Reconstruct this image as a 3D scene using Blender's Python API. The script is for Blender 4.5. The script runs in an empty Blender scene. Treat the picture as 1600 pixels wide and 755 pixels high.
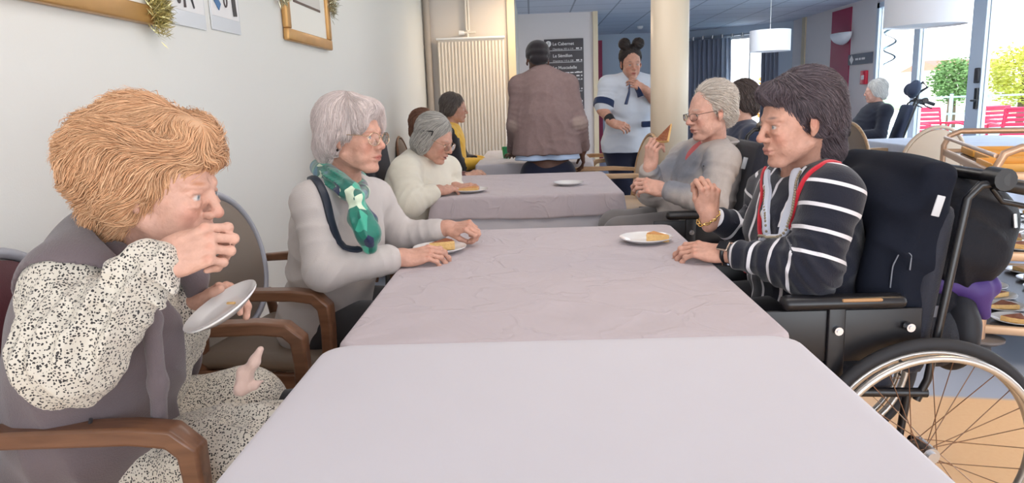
import bpy, bmesh, math, random
import numpy as np
from mathutils import Vector, Matrix, Euler
random.seed(7)
rng = np.random.default_rng(7)
SC = bpy.context.scene
COL = SC.collection
PI = math.pi

# ---------------------------------------------------------------- camera
FPX, PCX, PCY = 1130.0, 800.0, 377.5
CAM = np.array([0.0, 0.0, 1.23])
def _rx(a):
    c, s = math.cos(a), math.sin(a); return np.array([[1, 0, 0], [0, c, -s], [0, s, c]])
def _ry(a):
    c, s = math.cos(a), math.sin(a); return np.array([[c, 0, s], [0, 1, 0], [-s, 0, c]])
def _rz(a):
    c, s = math.cos(a), math.sin(a); return np.array([[c, -s, 0], [s, c, 0], [0, 0, 1]])
CR = _rz(0.03276) @ _rx(PI / 2 - 0.19255) @ _rz(-0.035)
cam_data = bpy.data.cameras.new('camera')
cam_data.sensor_width = 36.0
cam_data.lens = FPX / 1600.0 * 36.0
cam_data.clip_start = 0.02; cam_data.clip_end = 300
cam = bpy.data.objects.new('camera', cam_data); COL.objects.link(cam)
cam.matrix_world = Matrix.Translation(Vector(CAM)) @ Matrix(CR.tolist()).to_4x4()
SC.camera = cam
def W(px, py, Y):
    """point of the room seen at a photograph pixel, at distance Y down the room"""
    d = CR @ np.array([(px - PCX) / FPX, -(py - PCY) / FPX, -1.0])
    return CAM + d * (Y / d[1])
def WX(px, py, X):
    d = CR @ np.array([(px - PCX) / FPX, -(py - PCY) / FPX, -1.0])
    return CAM + d * (X / d[0])
def WZ(px, py, z):
    d = CR @ np.array([(px - PCX) / FPX, -(py - PCY) / FPX, -1.0])
    return CAM + d * ((z - CAM[2]) / d[2])

# ---------------------------------------------------------------- light and exposure
SC.view_settings.view_transform = 'Standard'
SC.view_settings.look = 'None'
SC.view_settings.gamma = 1.0
SC.view_settings.use_curve_mapping = False
SC.view_settings.exposure = -0.24
world = bpy.data.worlds.new('sky'); SC.world = world; world.use_nodes = True
wn = world.node_tree.nodes; wl = world.node_tree.links
wn.clear()
wo = wn.new('ShaderNodeOutputWorld'); wb = wn.new('ShaderNodeBackground')
wg = wn.new('ShaderNodeTexCoord'); ws = wn.new('ShaderNodeSeparateXYZ'); wr = wn.new('ShaderNodeValToRGB')
wl.new(wg.outputs['Generated'], ws.inputs[0]); wl.new(ws.outputs['Z'], wr.inputs[0])
wr.color_ramp.elements[0].position = 0.0; wr.color_ramp.elements[0].color = (0.95, 0.97, 1.0, 1)
wr.color_ramp.elements[1].position = 0.6; wr.color_ramp.elements[1].color = (0.62, 0.78, 1.0, 1)
wl.new(wr.outputs[0], wb.inputs[0]); wb.inputs[1].default_value = 5.0
wl.new(wb.outputs[0], wo.inputs[0])

def area(name, loc, rot, sx, sy, power, col):
    l = bpy.data.lights.new(name, 'AREA'); l.shape = 'RECTANGLE'; l.size = sx; l.size_y = sy
    l.energy = power; l.color = col
    o = bpy.data.objects.new(name, l); COL.objects.link(o); o.location = loc; o.rotation_euler = rot
    return o
# added area fills: daylight from behind and at the right glazing, ceiling panels above
area('daylight_fill', (0.8, -2.3, 1.7), (math.radians(76), 0, 0), 4.0, 1.6, 42, (0.93, 0.97, 1.0))  # added fill from behind the camera, no window is built there
area('daylight_fill', (4.5, 3.4, 1.6), (math.radians(90), 0, math.radians(90)), 5.0, 1.8, 22, (0.88, 0.95, 1.0))
area('ceiling_fill', (0.3, 1.9, 2.44), (0, 0, 0), 1.2, 1.2, 16, (1.0, 0.95, 0.92))  # unseen overhead fills added above the tables and the far room
area('ceiling_fill', (0.2, 4.6, 2.44), (0, 0, 0), 1.2, 1.2, 14, (1.0, 0.93, 0.88))
area('ceiling_fill', (2.6, 8.5, 2.44), (0, 0, 0), 1.2, 1.2, 34, (0.92, 0.96, 1.0))

area('warm_fill', (-0.02, 7.55, 2.42), (0, 0, 0), .3, .3, 22, (1.0, 0.76, 0.50))  # warm fills added over the radiator area and the near right floor
area('warm_fill', (2.2, 1.9, 2.42), (0, 0, 0), .4, .4, 16, (1.0, 0.72, 0.42))

# ---------------------------------------------------------------- object helpers
def tag(o, label=None, cat=None, group=None, kind=None):
    if label: o['label'] = label
    if cat: o['category'] = cat
    if group: o['group'] = group
    if kind: o['kind'] = kind
    return o
def thing(name, label, cat, loc=(0, 0, 0), rz=0.0, group=None):
    o = bpy.data.objects.new(name, None); COL.objects.link(o)
    o.empty_display_size = 0.1
    o.location = [float(v) for v in loc]; o.rotation_euler = (0, 0, rz)
    return tag(o, label, cat, group)
def link(name, me, mat=None, parent=None, world=False):
    o = bpy.data.objects.new(name, me); COL.objects.link(o)
    if mat is not None:
        me.materials.clear(); me.materials.append(mat)
    if parent is not None:
        o.parent = parent
        if world:   # the mesh is written in room coordinates: keep it there under its parent
            p = parent; m = Matrix.Identity(4)
            while p is not None:
                m = (Matrix.Translation(p.location) @ p.rotation_euler.to_matrix().to_4x4()) @ m
                p = p.parent
            me.transform(m.inverted())
    return o
def copy_tree(o, parent=None):
    c = o.copy(); COL.objects.link(c); c.parent = parent
    for ch in list(o.children): copy_tree(ch, c)
    return c
def smooth(me, on=True):
    me.polygons.foreach_set('use_smooth', [on] * len(me.polygons)); return me

class MB:
    """collects simple shapes into one mesh"""
    def __init__(s): s.v = []; s.f = []; s.sm = []
    def add(s, vs, fs, sm=False):
        b = len(s.v); s.v += [tuple(float(c) for c in v) for v in vs]
        s.f += [tuple(i + b for i in f) for f in fs]; s.sm += [sm] * len(fs)
    def box(s, c, d, R=None, bev=0.0):
        c = np.array(c, float); h = np.array(d, float) / 2
        R = np.eye(3) if R is None else np.array(R)
        if bev <= 0:
            vs = [c + R @ (h * np.array(k)) for k in ((-1, -1, -1), (1, -1, -1), (1, 1, -1), (-1, 1, -1), (-1, -1, 1), (1, -1, 1), (1, 1, 1), (-1, 1, 1))]
            s.add(vs, [(0, 3, 2, 1), (4, 5, 6, 7), (0, 1, 5, 4), (1, 2, 6, 5), (2, 3, 7, 6), (3, 0, 4, 7)]); return
        bm = bmesh.new(); bmesh.ops.create_cube(bm, size=1)
        for v in bm.verts: v.co = Vector((v.co.x * d[0], v.co.y * d[1], v.co.z * d[2]))
        bmesh.ops.bevel(bm, geom=list(bm.edges), offset=min(bev, min(d) * .45), segments=2, affect='EDGES', profile=.5)
        bm.verts.index_update()
        s.add([c + R @ np.array(v.co) for v in bm.verts], [tuple(v.index for v in f.verts) for f in bm.faces], True); bm.free()
    def tube(s, pts, r, n=10, cap=True, closed=False, flat=None):
        pts = [np.array(p, float) for p in pts]; m = len(pts)
        rs = [r] * m if np.isscalar(r) else list(r)
        T = []
        for i in range(m):
            a = pts[(i - 1) % m] if (closed or i > 0) else pts[i]
            b = pts[(i + 1) % m] if (closed or i < m - 1) else pts[i]
            t = b - a; T.append(t / (np.linalg.norm(t) + 1e-9))
        up = np.array([0, 0, 1.0])
        if abs(T[0] @ up) > .9: up = np.array([1.0, 0, 0])
        N = up - T[0] * (up @ T[0]); N /= np.linalg.norm(N)
        vs = []
        for i in range(m):
            N = N - T[i] * (N @ T[i]); N /= (np.linalg.norm(N) + 1e-9); B = np.cross(T[i], N)
            for k in range(n):
                a = 2 * PI * k / n
                fy = 1.0 if flat is None else flat
                vs.append(pts[i] + (N * math.cos(a) + B * math.sin(a) * fy) * rs[i])
        fs = []
        for i in range(m if closed else m - 1):
            j = (i + 1) % m
            for k in range(n):
                l = (k + 1) % n; fs.append((i * n + k, i * n + l, j * n + l, j * n + k))
        if cap and not closed:
            fs.append(tuple(range(n - 1, -1, -1))); fs.append(tuple((m - 1) * n + k for k in range(n)))
        s.add(vs, fs, True)
    def lathe(s, prof, c=(0, 0, 0), n=32, R=None, cap=True):
        R = np.eye(3) if R is None else np.array(R); c = np.array(c, float)
        vs = []; fs = []
        for (r, z) in prof:
            for k in range(n):
                a = 2 * PI * k / n; vs.append(c + R @ np.array([r * math.cos(a), r * math.sin(a), z]))
        for i in range(len(prof) - 1):
            for k in range(n):
                l = (k + 1) % n; fs.append((i * n + k, i * n + l, (i + 1) * n + l, (i + 1) * n + k))
        if cap:
            fs.append(tuple(range(n - 1, -1, -1))); fs.append(tuple((len(prof) - 1) * n + k for k in range(n)))
        s.add(vs, fs, True)
    def prism(s, poly, h0, h1, axis='z', R=None, c=(0, 0, 0)):
        """poly of 2D points extruded; axis z: (x,y); y: (x,z); x: (y,z)"""
        c = np.array(c, float); R = np.eye(3) if R is None else np.array(R); n = len(poly)
        def P(a, b, h):
            q = {'z': (a, b, h), 'y': (a, h, b), 'x': (h, a, b)}[axis]; return c + R @ np.array(q, float)
        vs = [P(a, b, h0) for a, b in poly] + [P(a, b, h1) for a, b in poly]
        fs = [tuple(range(n - 1, -1, -1)), tuple(range(n, 2 * n))] + [(i, (i + 1) % n, n + (i + 1) % n, n + i) for i in range(n)]
        s.add(vs, fs)
    def build(s, name, mat, parent=None, world=False, bev=0.0, seg=2, sub=0):
        me = bpy.data.meshes.new(name); me.from_pydata(s.v, [], s.f)
        me.polygons.foreach_set('use_smooth', s.sm)
        bm = bmesh.new(); bm.from_mesh(me); bmesh.ops.recalc_face_normals(bm, faces=bm.faces); bm.to_mesh(me); bm.free()
        me.update()
        if any(s.sm): me.set_sharp_from_angle(angle=math.radians(48))
        o = link(name, me, mat, parent, world)
        if bev > 0:
            b = o.modifiers.new('bevel', 'BEVEL'); b.width = bev; b.segments = seg; b.limit_method = 'ANGLE'; b.angle_limit = .6
        if sub:
            b = o.modifiers.new('sub', 'SUBSURF'); b.levels = sub; b.render_levels = sub
        return o

# ---------------------------------------------------------------- materials
def _n(nt, t, **kw):
    n = nt.nodes.new(t)
    for k, v in kw.items():
        try: setattr(n, k, v)
        except Exception: pass
    return n
def mat(name, col, rough=.6, metal=0.0, bump=0.0, bscale=60, var=0.0, vscale=8, spec=.5, alpha=1, trans=0, sheen=0, emit=None, es=1, coat=0, sss=0, stretch=(1, 1, 1)):
    m = bpy.data.materials.new(name); m.use_nodes = True; nt = m.node_tree
    b = nt.nodes['Principled BSDF']
    c = (col[0], col[1], col[2], 1)
    b.inputs['Base Color'].default_value = c
    b.inputs['Roughness'].default_value = rough; b.inputs['Metallic'].default_value = metal
    b.inputs['Specular IOR Level'].default_value = spec
    b.inputs['Transmission Weight'].default_value = trans
    b.inputs['Sheen Weight'].default_value = sheen
    b.inputs['Coat Weight'].default_value = coat
    b.inputs['Alpha'].default_value = alpha
    if sss:
        b.inputs['Subsurface Weight'].default_value = sss; b.inputs['Subsurface Radius'].default_value = (.012, .005, .003); b.inputs['Subsurface Scale'].default_value = 1
    if emit:
        b.inputs['Emission Color'].default_value = (*emit, 1); b.inputs['Emission Strength'].default_value = es
    tc = _n(nt, 'ShaderNodeTexCoord'); mp = _n(nt, 'ShaderNodeMapping'); mp.inputs['Scale'].default_value = stretch
    nt.links.new(tc.outputs['Object'], mp.inputs[0])
    if var > 0:
        no = _n(nt, 'ShaderNodeTexNoise'); no.inputs['Scale'].default_value = vscale; no.inputs['Detail'].default_value = 4
        nt.links.new(mp.outputs[0], no.inputs['Vector'])
        mx = _n(nt, 'ShaderNodeMix', data_type='RGBA')
        mx.inputs[6].default_value = tuple(min(1, v * (1 - var)) for v in col) + (1,)
        mx.inputs[7].default_value = tuple(min(1, v * (1 + var)) for v in col) + (1,)
        nt.links.new(no.outputs['Fac'], mx.inputs[0]); nt.links.new(mx.outputs[2], b.inputs['Base Color'])
    if bump > 0:
        n2 = _n(nt, 'ShaderNodeTexNoise'); n2.inputs['Scale'].default_value = bscale; n2.inputs['Detail'].default_value = 5
        nt.links.new(mp.outputs[0], n2.inputs['Vector'])
        bp = _n(nt, 'ShaderNodeBump'); bp.inputs['Strength'].default_value = bump; bp.inputs['Distance'].default_value = .01
        nt.links.new(n2.outputs['Fac'], bp.inputs['Height']); nt.links.new(bp.outputs[0], b.inputs['Normal'])
    return m
def wood(name, c1, c2, rough=.4, axis_scale=(3, 3, 30)):
    m = mat(name, c1, rough, spec=.4, coat=.15); nt = m.node_tree; b = nt.nodes['Principled BSDF']
    tc = _n(nt, 'ShaderNodeTexCoord'); mp = _n(nt, 'ShaderNodeMapping'); mp.inputs['Scale'].default_value = axis_scale
    nt.links.new(tc.outputs['Object'], mp.inputs[0])
    no = _n(nt, 'ShaderNodeTexNoise'); no.inputs['Scale'].default_value = 3; no.inputs['Detail'].default_value = 6; no.inputs['Distortion'].default_value = .6
    nt.links.new(mp.outputs[0], no.inputs['Vector'])
    cr = _n(nt, 'ShaderNodeValToRGB'); cr.color_ramp.elements[0].position = .35; cr.color_ramp.elements[1].position = .65
    cr.color_ramp.elements[0].color = (*c1, 1); cr.color_ramp.elements[1].color = (*c2, 1)
    nt.links.new(no.outputs['Fac'], cr.inputs[0]); nt.links.new(cr.outputs[0], b.inputs['Base Color'])
    return m
def srgb(r, g, b):
    f = lambda c: (c / 255 / 12.92) if c / 255 <= .04045 else ((c / 255 + .055) / 1.055) ** 2.4
    return (f(r), f(g), f(b))
# ---------------------------------------------------------------- organic shapes: smooth unions of simple forms, skinned into one mesh
def frame(fwd, up):
    """columns: x = fwd, z close to up"""
    x = np.array(fwd, float); x /= np.linalg.norm(x)
    z = np.array(up, float); z = z - x * (x @ z); z /= np.linalg.norm(z)
    return np.stack([x, np.cross(z, x), z], axis=1)
def _band_noise(P, s, seed):
    r = np.random.default_rng(seed); out = np.zeros(P.shape[0])
    Q = P * s
    for i in range(5):
        d = r.normal(size=3); d /= np.linalg.norm(d); e = r.normal(size=3); e /= np.linalg.norm(e)
        out += np.sin(Q @ d * (1.0 + .45 * i) + 1.7 * np.sin(Q @ e * .7 + i) + r.uniform(0, 6))
    return out / 5
class Blob:
    def __init__(s, voxel):
        s.h = voxel; s.p = []; s.O = np.zeros(3); s.R = np.eye(3); s.S = 1.0; s.fold = []; s.noise = []; s.cuts = []
    def at(s, O, R=None, S=1.0):
        s.O = np.array(O, float); s.R = np.eye(3) if R is None else np.array(R, float); s.S = S; return s
    def home(s): return s.at((0, 0, 0))
    def _w(s, p): return s.O + s.R @ (np.array(p, float) * s.S)
    def cap(s, a, b, ra, rb=None, k=.01, op=1):
        rb = ra if rb is None else rb
        a = s._w(a); b = s._w(b); ra *= s.S; rb *= s.S
        m = max(ra, rb); lo = np.minimum(a, b) - m; hi = np.maximum(a, b) + m
        s.p.append(('c', lo, hi, k * s.S, op, (a, b, ra, rb)))
    def path(s, pts, rs, k=.01):
        for i in range(len(pts) - 1): s.cap(pts[i], pts[i + 1], rs[i], rs[i + 1], k)
    def ell(s, c, r, R=None, k=.01, op=1):
        c = s._w(c); r = np.array(r, float) * s.S; R = s.R if R is None else s.R @ np.array(R, float)
        e = np.sqrt(((R * r) ** 2).sum(1))
        s.p.append(('e', c - e, c + e, k * s.S, op, (c, r, R)))
    def box(s, c, hsz, rnd=.005, R=None, k=.005, op=1):
        c = s._w(c); hs = np.array(hsz, float) * s.S; R = s.R if R is None else s.R @ np.array(R, float)
        e = (np.abs(R) * (hs)).sum(1) + rnd
        s.p.append(('b', c - e, c + e, k * s.S, op, (c, hs, R, rnd * s.S)))
    @staticmethod
    def dist(kind, a, P):
        if kind == 'c':
            A, B, ra, rb = a; ba = B - A; L2 = float(ba @ ba) + 1e-12
            t = np.clip(((P - A) @ ba) / L2, 0, 1)
            q = P - A - t[..., None] * ba
            return np.sqrt((q * q).sum(-1)) - (ra + (rb - ra) * t)
        if kind == 'e':
            c, r, R = a; q = (P - c) @ R
            k0 = np.sqrt(((q / r) ** 2).sum(-1)); k1 = np.sqrt(((q / (r * r)) ** 2).sum(-1)) + 1e-9
            return np.where(k0 < 1e-4, -r.min(), k0 * (k0 - 1) / k1)
        c, hs, R, rd = a; q = np.abs((P - c) @ R) - (hs - rd)
        return np.sqrt((np.maximum(q, 0) ** 2).sum(-1)) + np.minimum(q.max(-1), 0) - rd
    @staticmethod
    def comb(f, d, k, op):
        k = max(k, 1e-5)
        if op > 0:
            h = np.maximum(k - np.abs(f - d), 0) / k; return np.minimum(f, d) - h * h * k * .25
        h = np.maximum(k - np.abs(f + d), 0) / k; return np.maximum(f, -d) + h * h * k * .25
    def value(s, P):
        f = np.full(P.shape[:-1], 1.0)
        for kind, lo, hi, k, op, a in s.p: f = s.comb(f, s.dist(kind, a, P), k, op)
        return f
    def grad(s, P, e=.002):
        g = np.stack([s.value(P + np.eye(3)[i] * e) - s.value(P - np.eye(3)[i] * e) for i in range(3)], -1)
        return g / (np.linalg.norm(g, axis=-1, keepdims=True) + 1e-9)
    def mesh(s, name):
        h = s.h
        lo = np.min([p[1] for p in s.p if p[4] > 0], axis=0) - 4 * h; hi = np.max([p[2] for p in s.p if p[4] > 0], axis=0) + 4 * h
        n = np.ceil((hi - lo) / h).astype(int) + 1
        ax = [(lo[i] + h * np.arange(n[i])).astype(np.float32) for i in range(3)]
        F = np.full(n, 1.0, np.float32)
        for kind, l, u, k, op, a in s.p:
            m = k + 3 * h
            i0 = np.clip(np.floor((l - m - lo) / h).astype(int), 0, n); i1 = np.clip(np.ceil((u + m - lo) / h).astype(int) + 1, 0, n)
            if (i1 <= i0).any(): continue
            sl = tuple(slice(i0[j], i1[j]) for j in range(3))
            G = np.stack(np.meshgrid(*[ax[j][sl[j]] for j in range(3)], indexing='ij'), -1)
            F[sl] = s.comb(F[sl], s.dist(kind, a, G).astype(np.float32), k, op)
        if s.fold or s.noise:
            idx = np.nonzero(np.abs(F) < 4 * h + .012); P = np.stack([ax[j][idx[j]] for j in range(3)], -1).astype(float)
            D = np.zeros(len(P))
            for (sc, amp, seed) in s.noise: D += amp * _band_noise(P, sc, seed)
            for (c, axis, rad, amp, lam, seed) in s.fold:
                q = P - np.array(c); axis = np.array(axis, float); axis /= np.linalg.norm(axis)
                w = np.exp(-(q * q).sum(1) / (rad * rad))
                nz_ = _band_noise(P, 13, seed); ph = (q @ axis) * 2 * PI / lam + 3.2 * nz_
                D += amp * w * (np.abs(np.sin(ph * .5)) * 2 - 1) * np.clip(.55 + 1.3 * _band_noise(P, 9, seed + 40), 0, 1.3)
            F[idx] += D.astype(np.float32)
        ins = F < 0
        N = n - 1
        def sh(A, d): return A[d[0]:d[0] + N[0], d[1]:d[1] + N[1], d[2]:d[2] + N[2]]
        corners = [(i, j, k) for i in (0, 1) for j in (0, 1) for k in (0, 1)]
        al = np.ones(N, bool); an = np.zeros(N, bool)
        for c in corners: al &= sh(ins, c); an |= sh(ins, c)
        act = an & ~al
        ci = np.nonzero(act); ids = np.full(N, -1, np.int64); ids[ci] = np.arange(len(ci[0]))
        base = np.stack(ci, -1)
        cv = np.stack([F[ci[0] + c[0], ci[1] + c[1], ci[2] + c[2]] for c in corners], -1)
        acc = np.zeros((len(base), 3)); cnt = np.zeros(len(base))
        for a in range(8):
            for b in range(a + 1, 8):
                d = np.array(corners[b]) - np.array(corners[a])
                if np.abs(d).sum() != 1: continue
                m = (cv[:, a] < 0) != (cv[:, b] < 0)
                t = np.where(m, cv[:, a] / np.where(m, cv[:, a] - cv[:, b], 1), 0)
                acc += np.where(m[:, None], np.array(corners[a]) + t[:, None] * d, 0); cnt += m
        V = lo + h * (base + acc / cnt[:, None])
        quads = []
        for axd in range(3):
            o1, o2 = [(1, 2), (2, 0), (0, 1)][axd]
            sA = [slice(1, N[j]) for j in range(3)]; sA[axd] = slice(0, N[axd]); sB = list(sA); sB[axd] = slice(1, N[axd] + 1)
            A = ins[tuple(sA)]; B = ins[tuple(sB)]
            x = np.stack(np.nonzero(A != B), -1)
            if len(x) == 0: continue
            off = np.array([1, 1, 1]); off[axd] = 0
            e = x + off; s_in = A[tuple(x.T)]
            def cell(d1, d2):
                q = e.copy(); q[:, o1] -= d1; q[:, o2] -= d2; return ids[q[:, 0], q[:, 1], q[:, 2]]
            q = np.stack([cell(1, 1), cell(0, 1), cell(0, 0), cell(1, 0)], -1)
            q[~s_in] = q[~s_in][:, ::-1]; quads.append(q)
        Q = np.concatenate(quads); Q = Q[(Q >= 0).all(1)]
        me = bpy.data.meshes.new(name)
        me.vertices.add(len(V)); me.vertices.foreach_set('co', V.astype(np.float32).ravel())
        me.loops.add(len(Q) * 4); me.loops.foreach_set('vertex_index', Q.astype(np.int32).ravel())
        me.polygons.add(len(Q)); me.polygons.foreach_set('loop_start', (np.arange(len(Q)) * 4).astype(np.int32))
        me.update(calc_edges=True); smooth(me)
        s.V = V
        return me
    def build(s, name, material, parent, paint=None, base=None, u=None, colf=None):
        me = s.mesh(name)
        if colf is not None:
            C = np.ones((len(s.V), 4)); C[:, :3] = colf(s.V); at = me.color_attributes.new('Col', 'FLOAT_COLOR', 'POINT'); at.data.foreach_set('color', C.astype(np.float32).ravel())
        if paint is not None: put_colors(me, s.V, base, paint)
        if u is not None:
            at = me.attributes.new('u', 'FLOAT', 'POINT'); at.data.foreach_set('value', u(s.V).astype(np.float32))
        return link(name, me, material, parent, world=True)
def put_colors(me, V, base, paint):
    C = np.tile(np.array([*base, 1.0]), (len(V), 1))
    for (c, r, R, col, soft, w) in paint:
        q = (V - c) @ R / r; d = np.sqrt((q * q).sum(1))
        a = np.clip((1 - d) / soft, 0, 1) * w
        C[:, :3] = C[:, :3] * (1 - a[:, None]) + np.array(col) * a[:, None]
    at = me.color_attributes.new('Col', 'FLOAT_COLOR', 'POINT'); at.data.foreach_set('color', C.astype(np.float32).ravel())

def attr_mat(name, rough=.5, bump=.0, bscale=200, sss=.0, spec=.4, var=.0):
    m = mat(name, (.5, .5, .5), rough, bump=bump, bscale=bscale, spec=spec, sss=sss); nt = m.node_tree; b = nt.nodes['Principled BSDF']
    a = _n(nt, 'ShaderNodeVertexColor'); a.layer_name = 'Col'
    if var > 0:
        tc = _n(nt, 'ShaderNodeTexCoord'); no = _n(nt, 'ShaderNodeTexNoise'); no.inputs['Scale'].default_value = 45; no.inputs['Detail'].default_value = 5
        nt.links.new(tc.outputs['Object'], no.inputs['Vector'])
        mr = _n(nt, 'ShaderNodeMapRange'); mr.inputs[1].default_value = .3; mr.inputs[2].default_value = .7; mr.inputs[3].default_value = 1 - var; mr.inputs[4].default_value = 1 + var
        nt.links.new(no.outputs['Fac'], mr.inputs[0])
        vm = _n(nt, 'ShaderNodeVectorMath', operation='SCALE'); nt.links.new(a.outputs[0], vm.inputs[0]); nt.links.new(mr.outputs[0], vm.inputs['Scale'])
        nt.links.new(vm.outputs[0], b.inputs['Base Color'])
    else: nt.links.new(a.outputs[0], b.inputs['Base Color'])
    return m
SKIN = attr_mat('skin', .5, .25, 120, sss=.0, var=.10)
HAIR = attr_mat('hair', .5, 0, spec=.35)

def head(B, O, R, S=1.0, skin=(.6, .36, .26), lips=(.5, .2, .17), brow=(.3, .25, .2), eye=(.2, .25, .28), nose=1.0, jaw=1.0, old=1.0, smile=0.0, ears=True, open_mouth=0.0, lids=0.0):
    """head in its own frame: x forward, y to its left, z up; returns the paint list"""
    B.at(O, R, S); j = jaw
    B.ell((-.020, 0, .034), (.093, .074, .084), k=.02)
    B.ell((.022, 0, .004), (.068, .062, .088), k=.02)
    B.ell((.030, 0, -.062), (.054, .050 * j, .046), k=.02)
    B.ell((.074, 0, -.099), (.018, .021 * j, .016), k=.018)
    for s in (-1, 1):
        B.cap((-.002, s * .050 * j, -.058), (.062, s * .020 * j, -.102), .013, .012, k=.02)
        B.ell((.060, s * .037, -.030), (.024, .021, .026), k=.018)
        B.ell((.052, s * .038, -.062), (.022, .014 + .003 * old, .022), k=.015)
        B.cap((.086, s * .014, .0215), (.070, s * .046, .019), .0075, .006, k=.012)
    B.ell((.074, 0, -.060), (.022, .029, .022), k=.014)
    for s in (-1, 1):
        B.ell((.098, s * .031, -.001), (.016, .019, .011), k=.010, op=-1)
        B.ell((.0735, s * .031, .000), (.0128, .0140, .0125), k=.003)
        B.cap((.0835, s * .021, .0065 - lids), (.0775, s * .044, .0045 - lids), .0042, .0035, k=.004)
        B.cap((.0850, s * .023, -.0085), (.0785, s * .043, -.0085), .0035, .003, k=.006)
        B.ell((.083, s * .036, -.0165), (.008, .012, .005), k=.008)
    n = nose
    B.cap((.087, 0, .014), (.107 + .006 * (n - 1), 0, -.024), .0065, .0085 * n, k=.010)
    B.ell((.108 + .01 * (n - 1), 0, -.029), (.0105 * n, .0105 * n, .0095 * n), k=.006)
    for s in (-1, 1):
        B.ell((.098, s * .0125, -.034), (.0115, .0065, .0075), k=.005)
        B.ell((.104, s * .006, -.0405), (.004, .0028, .003), k=.002, op=-1)
        B.cap((.0985, s * .020, -.038), (.0875, s * .031, -.072), .0028, .0015, k=.007, op=-1)
    mo = open_mouth
    B.cap((.0945, -.013, -.0595 + mo * .3), (.0945, .013, -.0595 + mo * .3), .0050, k=.006)
    B.ell((.0955, 0, -.0585 + mo * .3), (.0055, .010, .0045), k=.004)
    B.cap((.0915, -.011, -.0715 - mo), (.0915, .011, -.0715 - mo), .0058, k=.006)
    B.cap((.0995, -.0, -.0655 - mo * .4), (.083, -.026, -.0665 + smile - mo * .3), .0018 + mo * .8, .0012, k=.003, op=-1)
    B.cap((.0995, .0, -.0655 - mo * .4), (.083, .026, -.0665 + smile - mo * .3), .0018 + mo * .8, .0012, k=.003, op=-1)
    B.ell((.094, 0, -.084), (.006, .02, .004), k=.008, op=-1)
    if ears:
        for s in (-1, 1):
            Re = _rz(s * .35) @ _ry(-.15)
            B.ell((-.008, s * .079, -.004), (.019, .0065, .031), Re, k=.005)
            B.ell((.000, s * .086, .003), (.010, .006, .018), Re, k=.004, op=-1)
            B.ell((-.002, s * .076, -.031), (.009, .005, .010), Re, k=.004)
    w = lambda p: O + R @ (np.array(p, float) * S)
    pt = []
    def P(c, r, col, soft=.4, a=1.0): pt.append((w(c), np.array(r) * S, R, np.array(col), soft, a))
    sk = np.array(skin)
    red = sk * np.array([1.02, .78, .75]); dark = sk * np.array([.8, .68, .62])
    for s in (-1, 1):
        P((.075, s * .040, -.034), (.03, .028, .03), red, 1.0, .8)
        P((.088, s * .031, .0), (.02, .024, .017), dark, 1.0, .75)
        P((-.01, s * .085, -.0), (.03, .02, .035), red, .8, .7)
    P((.112, 0, -.030), (.02, .02, .018), red, .9, .8)
    P((.097, 0, -.065), (.02, .026, .0105 + mo), lips, .45, .85)
    if mo > 0: P((.095, 0, -.0665), (.02, .02, .003 + mo * .8), (.08, .02, .02), .4, .95)
    P((.097, 0, -.0658 - mo * .4), (.03, .028, .0016), dark * .5, .5, .6)
    for s in (-1, 1):
        P((.086, s * .032, -.001), (.012, .0125, .0052), (.62, .57, .53), .35, .95)
        P((.088, s * .030, -.0005), (.012, .0055, .0055), eye, .3, 1)
        P((.089, s * .030, -.0005), (.012, .0026, .0026), (.01, .01, .01), .3, 1)
        P((.086, s * .032, .0046), (.014, .015, .0018), dark * .35, .5, .8)
        P((.084, s * .030, .0245), (.016, .022, .0048), brow, .7, .75)
    for i in range(16):
        a = rng.uniform(-1, 1) * 1.4; z = rng.uniform(-.08, .07)
        P((.08 * math.cos(a), .075 * math.sin(a), z), [rng.uniform(.006, .014)] * 3, sk * np.array([.9, .74, .66]), .9, .35)
    B.home()
    return pt

def neck_of(B, O, R, S, base, r0=.052, r1=.062):
    B.cap(O + R @ (np.array([-.022, 0, -.055]) * S), base, r0 * S, r1, k=.03)

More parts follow.
